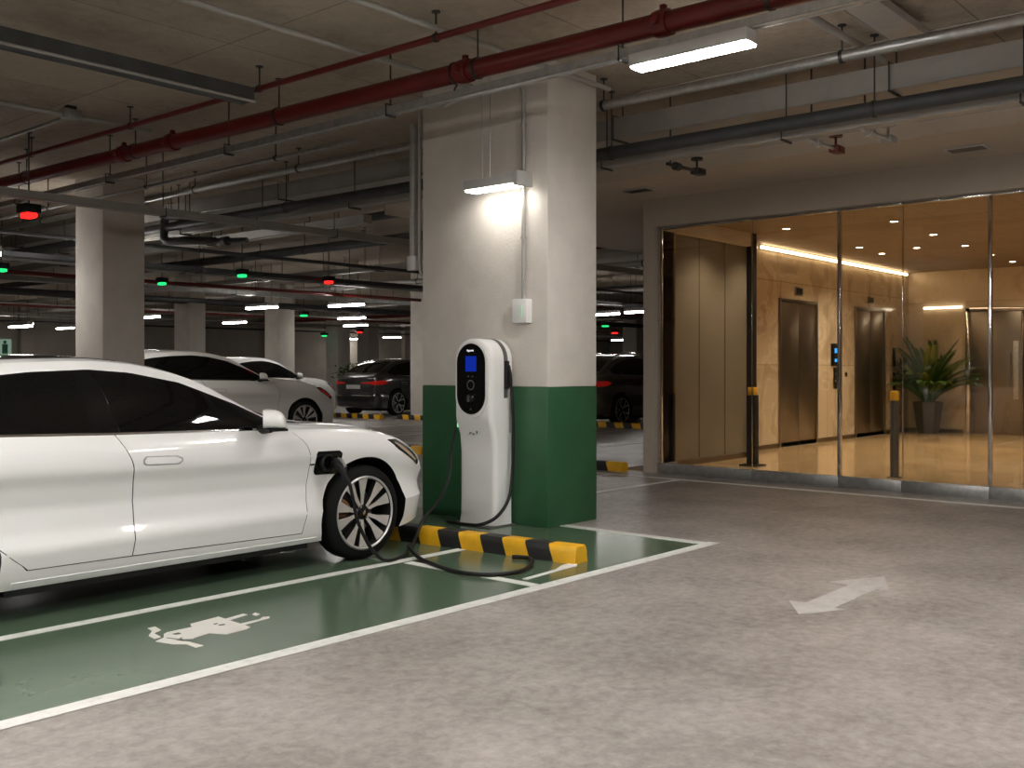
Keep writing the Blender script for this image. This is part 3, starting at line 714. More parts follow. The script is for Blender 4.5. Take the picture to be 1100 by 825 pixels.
_body_cache = {}
def make_car(name, label, paint_m, origin, rz=0, hl_in='lamp_in', sz=1., sx=1., sy=1., wr=.345, style='star', plug=False, plate=False, roof_dark=True, simple=False, rails=False, back='body'):
    car = thing(name, label, 'car', origin, rz)
    arch = wr+.062
    key = (sz, sx, wr)
    if key not in _body_cache: _body_cache[key] = make_body_mesh(sz, sx, arch, wr)
    me0, idx, bvh = _body_cache[key]
    me = me0.copy(); me.materials.append(M[paint_m]); me.materials.append(M['black_soft']); me.polygons.foreach_set('material_index', idx)
    b = bpy.data.objects.new('body', me); COL.objects.link(b); b.parent = car
    def pan(nm, bot, top, n, m, axis, off, depth, mt, parent=car, sg=-1):
        return project_panel(bvh, bot, top, n, m, axis, off, depth, sg, sx, sz).obj(nm, mt, parent, smooth=45)
    for sg, side in ((-1, 'right'), (1, 'left')):
        # glasshouse surround, panes
        wtop = [(-3.28,1.125),(-2.95,1.265),(-2.62,1.335),(-2.3,1.368),(-1.95,1.382),(-1.69,1.362),(-1.36,1.297),(-.99,1.152),(-.66,.995)]
        wbot = [(-3.28,1.075),(-3.0,1.04),(-2.5,1.028),(-1.9,1.007),(-1.2,.992),(-.66,.982)]
        pan('window_surround', [(x, z-.004) for x, z in wbot], [(x, z+.006) for x, z in wtop], 72, 12, 'y', .0025, .004, 'black_gloss', sg=sg)
        fb = [(-1.86,1.016),(-1.2,1.003),(-.80,.997)]; ft = [(-1.93,1.365),(-1.69,1.348),(-1.36,1.283),(-1.0,1.142),(-.80,1.045)]
        rb = [(-2.85,1.045),(-2.5,1.036),(-2.02,1.022)]; rt = [(-2.80,1.285),(-2.6,1.325),(-2.3,1.354),(-2.05,1.366)]
        # doors
        fd_b = [(-1.80,.292),(-1.2,.278),(-.56,.268)]
        fd_t = [(-1.895,1.003),(-1.2,.988),(-.655,.976)]
        # edges of the door panels bulge like the shut lines
        def door(nm, L, Rr, zt, zb):
            n, m = 46, 30
            bot = []; rows = []
            # columns from left line L(z) to right line R(z)
            vs = []; 
            B = []; T = []
            mb_rows = []
            for j in range(m):
                t = j/(m-1); row = []
                for i in range(n):
                    u = i/(n-1)
                    zl = zb[0]+(zt[0]-zb[0])*t; zr = zb[1]+(zt[1]-zb[1])*t
                    xl = interp(L, zl); xr = interp(Rr, zr)
                    x = xl+(xr-xl)*u; zz_ = zl+(zr-zl)*u
                    row.append((x, zz_))
                mb_rows.append(row)
            return mb_rows
        def door_mesh(rows, off, depth):
            n = len(rows[0]); m = len(rows); P3 = []; N3 = []
            for r in rows:
                for x, z in r:
                    h, nn, _, _ = bvh.ray_cast(Vector((x*sx, sg*3, z*sz)), Vector((0, -sg, 0)))
                    if h is None: h = Vector((x*sx, sg*.9, z*sz)); nn = Vector((0, sg, 0))
                    if nn.y*sg < 0: nn = -nn
                    P3.append(h); N3.append(nn)
            mb = MB(); vs = [p+q*off for p, q in zip(P3, N3)]; o1 = len(vs)
            fs = [(j*n+i, j*n+i+1, (j+1)*n+i+1, (j+1)*n+i) for j in range(m-1) for i in range(n-1)]
            ring = [i for i in range(n)]+[j*n+n-1 for j in range(1, m)]+[(m-1)*n+i for i in range(n-2, -1, -1)]+[j*n for j in range(m-2, 0, -1)]
            vs += [P3[q]-N3[q]*depth for q in ring]; kk = len(ring)
            fs += [(ring[q], o1+q, o1+(q+1) % kk, ring[(q+1) % kk]) for q in range(kk)]
            return mb.add(vs, fs)
        Lf = [(.27,-1.803),(.40,-1.792),(.58,-1.788),(.81,-1.806),(1.003,-1.893)]
        Rf = [(.25,-.565),(.424,-.53),(.741,-.503),(.852,-.53),(.98,-.655)]
        Lr = [(.27,-2.40),(.30,-2.425),(.36,-2.50),(.45,-2.60),(.62,-2.78),(.85,-2.93),(1.03,-2.95)]
        g = .004/1
        Rr_ = [(z, x-.007) for z, x in Lf]
        front = door('f', [(z, x+0.) for z, x in Lf], Rf, (1.001, .976), (.287, .266))
        rear = door('r', Lr, Rr_, (1.034, 1.001), (.292, .287))
        def grow(rows, e):
            n = len(rows[0]); m = len(rows)
            return [[(x+(e if i == n-1 else (-e if i == 0 else 0)), z+(e if j == m-1 else (-e if j == 0 else 0))) for i, (x, z) in enumerate(r)] for j, r in enumerate(rows)]
        for nm, rows in (('front_door', front), ('rear_door', rear)):
            door_mesh(grow(rows, .006), .0012, .003).obj('door_seal', 'black_soft', car, smooth=40)
            d = door_mesh(rows, .0035, .002).obj('door', paint_m, car, smooth=32)
            pane = pan('window_pane', fb if nm[0] == 'f' else rb, ft if nm[0] == 'f' else rt, 40, 8, 'y', .005, .003, 'car_glass', d, sg)
            hx = -1.625 if nm[0] == 'f' else -2.72
            pan('door_handle', [(hx-.115,.832),(hx-.105,.822),(hx+.10,.816),(hx+.125,.830)], [(hx-.115,.842),(hx-.10,.862),(hx+.09,.855),(hx+.125,.840)], 20, 5, 'y', .012, .003, paint_m, d, sg)
            pan('handle_recess', [(hx-.125,.828),(hx-.11,.814),(hx+.11,.808),(hx+.14,.826)], [(hx-.125,.85),(hx-.11,.870),(hx+.10,.863),(hx+.14,.846)], 20, 5, 'y', .0048, .002, 'galv', d, sg)
        pan('belt_trim', [(-3.0,1.036),(-2.5,1.023),(-1.9,1.003),(-1.2,.988),(-.66,.979)], [(-3.0,1.046),(-2.5,1.033),(-1.9,1.014),(-1.2,1.0),(-.66,.989)], 60, 3, 'y', .007, .003, 'chrome', sg=sg)
        # mirror
        mi = MB()
        n1 = 20; cx, cy, cz = -.865*sx, sg*1.0, 1.052*sz
        rows = []
        cyw, syw = math.cos(.62), math.sin(.62)*-sg
        for xx, s_, dz in ((-.072, .86, 0), (-.07, .95, 0), (-.05, 1., 0), (-.025, 1., 0), (0, .985, -.002), (.025, .94, -.005), (.048, .85, -.01), (.064, .70, -.016), (.075, .48, -.023), (.08, .2, -.03)):
            ring_ = []
            for q in range(n1+1):
                a = 2*PI*q/n1; ca, sa = math.cos(a), math.sin(a)
                yy = .095*s_*math.copysign(abs(ca)**.8, ca); zz_ = (.076*s_*abs(sa)**1.05 if sa > 0 else -.05*s_*abs(sa)**.5)
                ring_.append((cx+xx*cyw+yy*syw, cy-xx*syw+yy*cyw, cz+dz+zz_))
            rows.append(ring_)
        mi.grid(rows)
        mi.add(rows[-1][:-1], [tuple(range(n1))]); mi.add(rows[0][:-1], [tuple(range(n1))])
        mo = mi.obj('wing_mirror', paint_m, car, smooth=60)
        MB().prism([(-.09, -.07), (.06, -.07), (.05, .01), (-.07, .01)], .985*sz, 1.0*sz, lambda u, v, w_: (cx+u, cy-sg*.0+v*1., w_)).tube([(cx+.0, sg*.84, .985*sz), (cx-.01, sg*.97, 1.005*sz)], [.03, .035], 10).obj('mirror_foot', 'black_soft', mo)
        MB().add([(cx-.0735*cyw+.075*math.cos(a)*syw, cy+.0735*syw+.075*math.cos(a)*cyw, cz+.008+.044*math.sin(a)) for a in [2*PI*q/16 for q in range(16)]], [tuple(range(16))]).obj('mirror_glass', 'car_glass', mo)
        # headlamp: dark lens with a bright inner reflector
        hl = pan('headlight', [(.235,.862),(.33,.785),(.44,.725),(.565,.655)], [(.235,.866),(.335,.862),(.45,.802),(.60,.690)], 26, 8, 'y', .004, .006, 'headlamp', sg=sg)
        pan('lamp_reflector', [(.30,.836),(.36,.792),(.44,.742),(.53,.688)], [(.30,.842),(.37,.812),(.45,.766),(.54,.702)], 20, 4, 'y', .006, .002, hl_in, hl, sg)
        # tail lamp
        pan('taillight', [(-3.86,.80),(-3.6,.81),(-3.42,.86)], [(-3.86,.90),(-3.6,.92),(-3.42,.88)], 24, 6, 'y', .006, .006, 'tail', sg=sg)
        # sill
        pan('sill_trim', [(-2.5,.20),(-.42,.20)], [(-2.5,.228),(-.42,.222)], 40, 3, 'y', .006, .004, paint_m, sg=sg)
    # tail lamps on the rear face
    for sg in (-1, 1):
        ys = [(sg*.30, .0), (sg*.72, .0)]
        pan('taillight', [(ys[0][0], .835), (ys[1][0], .82)], [(ys[0][0], .86), (ys[1][0], .885)], 18, 5, 'x', .008, .006, 'tail')
    if plate:
        pan('number_plate', [(-.26,.70),(.26,.70)], [(-.26,.80),(.26,.80)], 12, 4, 'x', .012, .004, 'plate')
        pan('rear_bumper_trim', [(-.80,.52),(.80,.52)], [(-.80,.545),(.80,.545)], 30, 3, 'x', .01, .004, 'chrome')
        pan('rear_diffuser', [(-.70,.38),(.70,.38)], [(-.74,.50),(.74,.50)], 30, 4, 'x', .006, .004, 'black_soft')
    # windscreen, roof, rear glass, bonnet, grille
    pan('windscreen', [(-.44,-.66),(-.36,-.4),(-.34,0),(-.36,.4),(-.44,.66)], [(-1.56,-.50),(-1.62,-.3),(-1.64,0),(-1.62,.3),(-1.56,.50)], 24, 26, 'z', .003, .004, 'car_glass')
    pan('rear_window', [(-2.82,-.52),(-2.84,0),(-2.82,.52)], [(-3.55,-.60),(-3.62,0),(-3.55,.60)], 20, 22, 'z', .003, .004, 'car_glass')
    if roof_dark:
        pan('glass_roof', [(-1.70,-.50),(-1.72,0),(-1.70,.50)], [(-2.72,-.50),(-2.74,0),(-2.72,.50)], 20, 30, 'z', .004, .004, 'black_gloss')
    bn = pan('bonnet', [(-.46,-.735),(-.26,-.5),(-.22,0),(-.26,.5),(-.46,.735)], [(.40,-.68),(.60,-.4),(.66,0),(.60,.4),(.40,.68)], 40, 40, 'z', .003, .003, paint_m)
    pan('front_grille', [(-.5,.30),(.5,.30)], [(-.56,.40),(.56,.40)], 24, 5, 'x', .005, .005, 'black_soft', sg=1)
    if rails:
        for sg in (-1, 1):
            MB().tube(spline([(-1.55*sx, sg*.56, 1.41*sz), (-1.75*sx, sg*.56, 1.48*sz), (-2.3*sx, sg*.56, 1.49*sz), (-2.8*sx, sg*.57, 1.44*sz), (-2.95*sx, sg*.58, 1.36*sz)], 5), .016, 8).obj('roof_rail', 'chrome', car)
    # wheels
    for wx in WHEELX:
        w0 = make_wheel('wheel', car, style, wr, rimr=wr*.765); w0.location = (wx*sx, -.79, wr)
        if wx == WHEELX[0]: first = w0
        w1 = copy_tree(w0, car); w1.location = (wx*sx, .79, wr); w1.rotation_euler = (0, 0, PI)
    MB().box(-3.3*sx, .3, -.55, .55, .14, .3).box(-2.52*sx, -.47, -.84, .84, .145, .3).obj('underbody', 'black_soft', car, smooth=0)  # wide lower box added to keep the floor under the car dark
    if plug:
        pan('charge_port', [(-.455,.675),(-.44,.655),(-.245,.650),(-.225,.672)], [(-.455,.80),(-.44,.82),(-.25,.815),(-.228,.795)], 22, 12, 'y', .004, .003, 'black_gloss')
        ring = MB().lathe([(.045, -.012), (.052, -.02), (.06, -.012), (.06, .02), (.045, .02)], 28, 'y', (-.36, -.925, .735), closed=True).obj('port_socket', 'black_soft', car)
        em = MB().box(-.505, -.475, -.9235, -.915, .728, .738, .001).obj('side_badge', 'chrome', car)
        pan('door_corner_badge', [(-.50,.725),(-.46,.725)], [(-.50,.737),(-.46,.737)], 4, 3, 'y', .003, .002, 'chrome')
        bpy.data.objects.remove(em)
    return car

make_car('white_sedan', 'white saloon car plugged into the charger on the green bay', 'white_car', (4.92, 6.57, 0), plug=True)
make_car('white_crossover', 'pearl white car parked between the plugged-in car and the second white car', 'white_car2', (12.52, 17.1, 0), hl_in='tail', sz=1.17, sx=1.2, wr=.375, roof_dark=False)
make_car('white_hatchback', 'white car with black side windows, just left of the graphite car', 'white_car', (17.55, 22.9, 0), sz=1.135, sx=.9, wr=.36, roof_dark=False)
make_car('graphite_crossover', 'graphite car showing its red tail lamps and number plate', 'dark_car', (23.2, 23.3, 0), rz=.14, sz=1.13, wr=.375, plate=True, roof_dark=False, style='twin')
make_car('grey_crossover', 'bronze grey car half hidden behind the large green pillar', 'grey_car', (23.5, 15.1, 0), sz=1.18, wr=.375, roof_dark=False, style='twin', rails=True)

# ------------------------------------------------------------------ wheel stops
def wheel_stop(loc, length, label, n, start='yellow', h=.125, w=.17, group=None, rz=0.):
    t = thing('wheel_stop', label, 'wheel stop', loc, rz, group)
    seg = length/n
    for i in range(n):
        c = ('yellow', 'black')[(i+(start == 'black')) % 2]
        y0, y1 = i*seg, (i+1)*seg
        e0 = .018 if i == 0 else 0; e1 = .018 if i == n-1 else 0
        sec = [(-w/2, 0), (-w/2+.008, h*.6), (-w/2+.016, h-.014), (-w/2+.03, h), (w/2-.03, h), (w/2-.016, h-.014), (w/2-.008, h*.6), (w/2, 0)]
        mb = MB(); rows = []
        for yy, sc, end in ([(y0, .95, 1), (y0+.01, 1, 1)] if e0 else [(y0, 1, 0)])+([(y1-.01, 1, 1), (y1, .95, 1)] if e1 else [(y1, 1, 0)]):
            rows.append([(x*sc, yy+(0 if end else .055*(z/h-.5)), z*sc) for x, z in sec])
        mb.grid(rows)
        mb.add(rows[0], [tuple(range(len(sec)))]); mb.add(rows[-1], [tuple(range(len(sec)))])
        mb.obj('yellow_block' if c == 'yellow' else 'black_block', c, t, smooth=35)
    return t
ang = math.atan2(-(5.94-5.766-.0), 6.1-4.417)
wheel_stop((5.86, 4.41, .002), 2.55, 'yellow and black striped wheel stop in front of the plugged-in car', 12, rz=.075)
wheel_stop((11.42, 7.86, 0), 1.7, 'striped wheel stop peeping out right of the large pillar near the lobby corner', 7, start='yellow')
wheel_stop((19.65, 12.8, 0), 2.4, 'striped wheel stop below the bronze grey car', 10, start='black')
wheel_stop((19.1, 18.3, 0), 2.3, 'striped wheel stop beneath the right half of the graphite car', 10)
wheel_stop((18.7, 20.85, 0), 2.3, 'striped wheel stop beneath the left half of the graphite car', 10)
wheel_stop((11.6, 11.9, 0), 1.9, 'striped wheel stop low beside the left edge of the large green pillar', 8)

# ------------------------------------------------------------------ EV charger
def rrect(x0, x1, y0, y1, r, n=6):
    pts = []
    for cx, cy, a0 in ((x1-r, y1-r, 0), (x0+r, y1-r, PI/2), (x0+r, y0+r, PI), (x1-r, y0+r, 1.5*PI)):
        for k in range(n+1):
            a = a0+PI/2*k/n; pts.append((cx+r*math.cos(a), cy+r*math.sin(a)))
    return pts
CH = thing('ev_charger', 'white pedestal car charger with black oval display in front of the green pillar', 'charger', (6.76, 6.175, .002))
HX, HY, HT = .155, .225, 1.655
def charger_body():
    mb = MB(); rings = []
    zs = [0, .02, .1, .25, .45, .65, .8, .88, .93, .96, .98, 1.0, 1.1, 1.3, 1.45, 1.5]
    top = [HT-.19+.19*math.sin(a) for a in [PI/2*k/12 for k in range(1, 13)]]
    for z in [q for q in zs if q < HT-.19]+[HT-.19]+top:
        # front recess under the oval head
        t = max(0, min(1, (z-.72)/.26)); t = t*t*(3-2*t); front = -HX+.062*(1-t)
        if z < .12: front -= .02*(1-z/.12)
        inset = 0
        if z > HT-.19: inset = .19*(1-math.cos(math.asin(min(1, (z-HT+.19)/.19))))
        hy = HY-.006*(1-t)-inset
        f2 = front+(.0 if z < HT-.05 else (z-HT+.05)*.25)
        rings.append([(x, y, z) for x, y in rrect(f2, HX-.002, -hy, hy, min(.05, hy*.6), 6)])
    n = len(rings[0])
    mb.add([p for r in rings for p in r], [(i*n+j, i*n+(j+1) % n, (i+1)*n+(j+1) % n, (i+1)*n+j) for i in range(len(rings)-1) for j in range(n)]+[tuple(range(n-1, -1, -1)), tuple((len(rings)-1)*n+j for j in range(n))])
    return mb.obj('cabinet', 'ch_white', CH, smooth=50)
charger_body()
def capsule(w, z0, z1, n=14):
    r = w
    return [(r*math.cos(a), z1-r+r*math.sin(a)) for a in [PI*k/n for k in range(n+1)]]+[(r*math.cos(a), z0+r+r*math.sin(a)) for a in [PI+PI*k/n for k in range(n+1)]]
FX = -HX
fr_map = lambda u, v, w_: (FX+w_, u, v)
MB().prism(capsule(.19, .955, 1.632), -.014, .02, fr_map).obj('display_surround', 'ch_white', CH)
disp = MB().prism(capsule(.168, .985, 1.612), -.020, -.012, fr_map).obj('display_panel', 'black_gloss', CH)
MB().prism([(-.068, 1.365), (.062, 1.365), (.062, 1.50), (-.068, 1.50)], -.0225, -.0195, fr_map).obj('screen', 'screen', disp, smooth=0)
# wordmark (unreadable at this size in the photograph: a short bold lower-case word)
cu = bpy.data.curves.new('wordmark', 'FONT'); cu.body = 'Ihgyanuk'; cu.size = .023; cu.extrude = .0006; cu.align_x = 'CENTER'; cu.offset = .0006
tmp = bpy.data.objects.new('wm', cu); COL.objects.link(tmp)
wm = bpy.data.meshes.new_from_object(tmp.evaluated_get(bpy.context.evaluated_depsgraph_get())); bpy.data.objects.remove(tmp)
wm.materials.clear(); wm.materials.append(M['logo'])
wo = bpy.data.objects.new('wordmark', wm); COL.objects.link(wo); wo.parent = disp
wo.matrix_local = Matrix(((0, 0, -1, FX-.0212), (-1, 0, 0, .004), (0, 1, 0, 1.543), (0, 0, 0, 1)))
fa = MB(); seg_ = []
for q in range(33):
    a = 2*PI*q/32; seg_.append((.045*math.cos(a), 1.245+.045*math.sin(a)))
fa.grid([[fr_map(u, v, -.0212) for u, v in seg_], [fr_map(u*.8, 1.245+(v-1.245)*.8, -.0212) for u, v in seg_]]).obj('card_reader_ring', 'faint', disp, smooth=0)
for y in (-.022, .03): MB().prism([(y-.008, 1.315), (y+.008, 1.315), (y+.008, 1.325), (y-.008, 1.325)], -.0212, -.0195, fr_map).obj('indicator_dot', 'faint', disp, smooth=0)
MB().prism([(0, 1.045), (-.01, 1.025), (.01, 1.025)], -.0212, -.0195, fr_map).obj('triangle_mark', 'faint', disp, smooth=0)
kn = MB().lathe([(.001, -.052), (.03, -.05), (.042, -.04), (.046, -.02), (.046, -.012)], 28, 'x', (FX, 0, 1.125)).obj('knob', 'black_gloss', disp)
MB().prism([(-.008, 1.10), (.008, 1.10), (.008, 1.155), (-.008, 1.155)], -.058, -.050, fr_map).obj('knob_grip', 'ch_grey', kn)
# dark band over the crown and down the side
sec = []
band = MB(); path = []
for k in range(13):
    a = PI/2-PI/2*k/12
    path.append((-(HY-.19)-.19*math.cos(a), HT-.19+.19*math.sin(a)))
path = [(.02, HT)]+path+[(-HY, 1.2), (-HY, 1.13)]
rows = []
for y, z in path:
    # outward direction
    c = (-(HY-.19), HT-.19); d = Vector((0, 0, 1)) if y > c[0] else (Vector((0, -1, 0)) if z < c[1] else Vector((0, y-c[0], z-c[1])).normalized())
    rows.append([(x, y+d.y*o_, z+d.z*o_) for x, o_ in ((.012, -.004), (.012, .004), (.06, .004), (.06, -.004))])
band.grid(rows); band.add(rows[-1], [(0, 1, 2, 3)]); band.add(rows[0], [(0, 1, 2, 3)])
band.obj('side_band', 'ch_grey', CH, smooth=50)
ho = MB().box(.015, .058, -HY-.03, -HY-.002, 1.21, 1.46, .008).obj('connector_holster', 'black_soft', CH)
MB().tube([(.045, -HY-.03, 1.42), (.05, -HY-.04, 1.34), (.058, -HY-.04, 1.28), (.065, -HY-.038, 1.22)], [.013, .017, .016, .013], 12).obj('connector_grip', 'black_soft', ho)
MB().box(.085, .10, -HY-.008, -HY+.004, .82, 1.18, .002).obj('cable_guide', 'galv', CH)
MB().prism([(.018, .84), (.005, .865), (.0, .83), (.012, .81)], -.006, .012, lambda u, v, w_: (-.114+w_, u-.03, v)).obj('leaf_mark', 'leafgreen', CH)
ik = MB()
for y0, z0, y1, z1 in ((.075, .80, .062, .825), (.062, .825, .05, .815), (.05, .815, .04, .822), (.03, .805, .018, .815), (.02, .80, .012, .808)):
    ik.tube([(-.116, y0, z0), (-.116, y1, z1)], .003, 6)
ik.obj('ink_mark', 'ink', CH)
MB().box(-.10, -.06, HY-.012, HY+.016, .86, .96, .006).obj('status_light', 'led_g', CH)
MB().box(-.19, .165, -.24, .26, -.002, .012, .004).obj('base_plate', 'ch_grey', CH)

# cables
def cable(name, pts, r, label, cat='cable', sub=8, m='black_soft'):
    t = thing(name, label, cat, pts[0])
    o = MB().tube([p-Vector(pts[0]) for p in spline(pts, sub)], r, 12).obj('sheath', m, t, smooth=60)
    return t
cz = .019
c1 = cable('charging_cable', [(4.612, 5.535, .67), (4.632, 5.50, .60), (4.66, 5.49, .48), (4.70, 5.49, .33), (4.78, 5.47, .16), (4.87, 5.46, .055), (4.95, 5.46, cz), (5.06, 5.47, cz), (5.2, 5.55, cz), (5.38, 5.68, .021), (5.55, 5.80, .06), (5.70, 5.86, .19), (5.95, 5.93, .32), (6.25, 6.12, .46), (6.50, 6.34, .62), (6.64, 6.43, .80), (6.68, 6.43, .90)], .0125, 'black charging cable hanging from the car port past the front wheel to the charger')
pg = MB().tube([(0, .10, .065), (-.005, .06, .06), (-.002, .02, .04), (.0, -.005, .0), (.002, -.012, -.05)], [.032, .036, .034, .024, .015], 14).obj('plug_handle', 'black_soft', c1)
MB().tube([(0, .06, .098), (.0, .02, .085), (0, -.02, .04)], [.008, .012, .010], 8).obj('plug_trigger', 'galv', pg)
cable('slack_cable', [(5.40, 5.70, .05), (5.30, 5.60, .0475), (5.16, 5.34, .02), (5.06, 5.08, cz), (5.0, 4.86, cz), (5.0, 4.68, cz), (5.08, 4.55, cz), (5.27, 4.495, cz), (5.48, 4.57, cz), (5.62, 4.67, cz), (5.69, 4.77, cz), (5.65, 4.88, cz)], .015, 'black cable looped on the green floor in front of the wheel stop')
cable('holster_cable', [(6.825, 5.905, 1.23), (6.825, 5.895, 1.1), (6.83, 5.89, .8), (6.82, 5.89, .5), (6.76, 5.88, .26), (6.63, 5.90, .11), (6.53, 6.0, .04), (6.5, 6.15, .03), (6.5, 6.3, .03), (6.52, 6.40, .03)], .015, 'black cable hanging from the charger holster and curling round its foot')

# ------------------------------------------------------------------ pillar fittings
t = thing('pillar_light', 'small lit batten light on the large pillar above the charger', 'light', (6.73, 6.02, 3.02))
MB().box(-.08, .08, -.31, .31, -.03, .055, .006).box(.08, .199, -.1, .1, -.01, .03, .004).obj('housing', 'housing', t)
MB().box(-.07, .07, -.295, .295, -.046, -.028, .004).obj('diffuser', 'wl', t)
MB().box(-.09, .12, -.34, -.29, -.05, .075, .006).obj('end_cap', 'housing', t)
MB().tube([(.0, .06, .055), (.01, .06, 1.05)], .004, 6).obj('hanger', 'galv', t); MB().tube([(.04, .19, .055), (.04, .19, 1.05)], .003, 6).obj('hanger', 'galv', t)
t = thing('wall_conduit', 'pale conduit running down the large pillar from the trunking to the junction box', 'conduit', (6.90, 5.83, 2.0))
MB().tube(spline([(-.89, .12, 1.56), (-.3, .12, 1.86), (-.1, .115, 1.93), (-.02, .07, 1.93), (0, .01, 1.86), (0, 0, 1.75)], 6)+[Vector((0, 0, 1.0)), Vector((0, 0, 0))], .019, 12).obj('pipe', 'conduit', t, smooth=60)
for z in (1.55, 1.65, .55): MB().lathe([(.019, -.012), (.026, -.012), (.026, .012), (.019, .012)], 14, 'z', (0, 0, z), closed=True).obj('coupling', 'conduit', t)
t = thing('junction_box', 'white junction box with pale green window on the large pillar beside the charger', 'box', (6.93, 5.83, 1.9))
MB().box(-.085, -.001, -.075, .09, -.105, .105, .008).obj('cover', 'ch_white', t)
MB().box(-.088, -.084, -.025, -.01, -.055, .05).obj('green_window', 'led_strip', t)
t = thing('cable_riser', 'pale vertical cable riser on the left side of the large pillar', 'conduit', (7.0, 7.25, 2.3))
MB().box(-.03, .03, .055, .115, .2, 1.5, .004).obj('channel', 'conduit', t)
MB().tube(spline([(0, .0, 1.65), (0, 0, 1.4), (0, 0, .4), (0, 0, .15), (0, -.02, .03), (0, -.085, -.02)], 6), .018, 10).obj('pipe', 'conduit', t)
MB().box(-.04, .04, .03, .14, .06, .2, .005).obj('pull_box', 'housing', t)

# ------------------------------------------------------------------ services under the ceiling
def run(name, label, cat, axis, c, z, a, b, shape, size, m, hang=0, hstart=None, extra=None, slope=0., group=None):
    """pipe ('r', radius) or trunking ('b', (w,h)) along axis at c; slope = change of c per metre"""
    ori = (c, a, z) if axis == 'y' else (a, c, z)
    t = thing(name, label, cat, ori, 0, group)
    L = b-a
    P = (lambda s, u, w: (u+slope*s, s, w)) if axis == 'y' else (lambda s, u, w: (s, u+slope*s, w))
    if shape == 'r':
        MB().tube([P(0, 0, 0), P(L, 0, 0)], size, 14).obj('pipe', m, t, smooth=60); ht = size
    else:
        w, h = size
        mb = MB()
        r0 = [P(0, u, v) for u, v in ((-w/2, -h/2), (w/2, -h/2), (w/2, h/2), (-w/2, h/2))]
        r1 = [P(L, u, v) for u, v in ((-w/2, -h/2), (w/2, -h/2), (w/2, h/2), (-w/2, h/2))]
        mb.add(r0+r1, [(0, 3, 2, 1), (4, 5, 6, 7), (0, 1, 5, 4), (1, 2, 6, 5), (2, 3, 7, 6), (3, 0, 4, 7)])
        # rolled lower lips
        for u in (-w/2, w/2): mb.tube([P(0, u, -h/2), P(L, u, -h/2)], min(.008, h*.12), 6)
        mb.obj('channel', m, t, smooth=0); ht = h/2
    if hang:
        s = (hstart-a) if hstart is not None else hang*.5
        while s < L-.05:
            if s > .05:
                mb = MB(); 
                up = CZ-z
                mb.tube([P(s, 0, ht), P(s, 0, up)], .007, 6)
                mb.lathe([(.001, 0), (.035, 0), (.035, -.008), (.001, -.008)], 10, 'z', P(s, 0, up), closed=True)
                if shape == 'r':
                    mb.lathe([(size+.001, -.014), (size+.008, -.014), (size+.008, .014), (size+.001, .014)], 16, 'y' if axis == 'y' else 'x', P(s, 0, 0), closed=True)
                else:
                    w_ = size[0]/2+.02
                    q0, q1 = P(s, -w_, -ht-.012), P(s, w_, -ht-.012)
                    mb.tube([q0, q1], .012, 6); mb.tube([P(s, w_, -ht-.012), P(s, w_, ht+.02), P(s, 0, ht+.02)], .006, 6)
                    mb.tube([P(s, -w_, -ht-.012), P(s, -w_, ht+.02), P(s, 0, ht+.02)], .006, 6)
                mb.obj('hanger', 'rod', t, smooth=50)
            s += hang
    if extra: extra(t, P)
    return t
LIP = lambda t, P: MB().tube([P(0, -.085, -.065), P(10.38, -.085, -.065)], .014, 8).obj('lower_lip', 'conduit', t)
def coupl(ss, r, m='red', ln=.055):
    def f(t, P):
        for s in ss:
            p = P(s, 0, 0)
            o = MB().lathe([(r, -ln), (r+.014, -ln), (r+.018, -ln*.4), (r+.018, ln*.4), (r+.014, ln), (r, ln)], 20, 'y', p, closed=True)
            o.box(p[0]-.02, p[0]+.02, p[1]-.02, p[1]+.02, p[2]+r+.01, p[2]+r+.05, .004).box(p[0]-r-.05, p[0]-r-.01, p[1]-.02, p[1]+.02, p[2]-.03, p[2]+.03, .004)
            o.obj('coupling', m, t)
        for s in (ss[0]+1.9, ss[-1]-1.1):
            p = P(s, 0, 0)
            MB().tube([(p[0]+(r+.008)*math.cos(a), p[1], p[2]+(r+.008)*math.sin(a)) for a in [PI*1.1*k/14+PI*.45 for k in range(15)]]+[(p[0]-.02, p[1], p[2]-r-.06)], .007, 6).obj('u_bolt', 'rod', t)
    return f
Y0 = -1.0
run('sprinkler_main', 'thick red sprinkler main crossing the ceiling in front of the large pillar', 'pipe', 'y', 5.98-.0351*(Y0-2.99), 3.75, Y0, 38, 'r', .077, 'red', 2.45, 3.0, coupl([3.78-Y0, 5.58-Y0, 9.65-Y0, 10.58-Y0, 16-Y0], .077), slope=-.0351)
run('sprinkler_branch', 'thin red sprinkler pipe above and left of the thick red main', 'pipe', 'y', 5.5-.015*(Y0-4.26), 3.9, Y0, 36, 'r', .027, 'red', 2.2, 1.1, slope=-.015)
run('cable_trunking', 'slim galvanised trunking carrying the bright batten light under the red main', 'trunking', 'y', 5.93, 3.595, Y0, 36, 'b', (.065, .064), 'galv', 2.4, 1.7)
run('conduit', 'thin conduit below the red pipes, ending left of the large pillar', 'conduit', 'y', 6.5, 3.6, 7.6, 36, 'r', .02, 'galv', 2.6)
run('water_pipe', 'dark insulated pipe with valves crossing right of the large pillar', 'pipe', 'y', 8.2, 3.5, Y0, 38, 'r', .062, 'dpipe', 2.6, .6)
run('cable_tray', 'pale tray running just under the dark insulated pipe', 'tray', 'y', 8.47, 3.455, Y0, 20, 'b', (.15, .06), 'duct', 1.95, .2)
run('air_duct', 'broad pale rectangular duct on the right above the dark pipe', 'duct', 'y', 8.68, 3.83, Y0, 38, 'b', (.3, .21), 'duct', 2.8)
run('conduit', 'round grey pipe passing right of the large pillar toward the top right corner', 'pipe', 'y', 7.79, 3.85, Y0, 38, 'r', .045, 'galv', 2.3, 1.0)
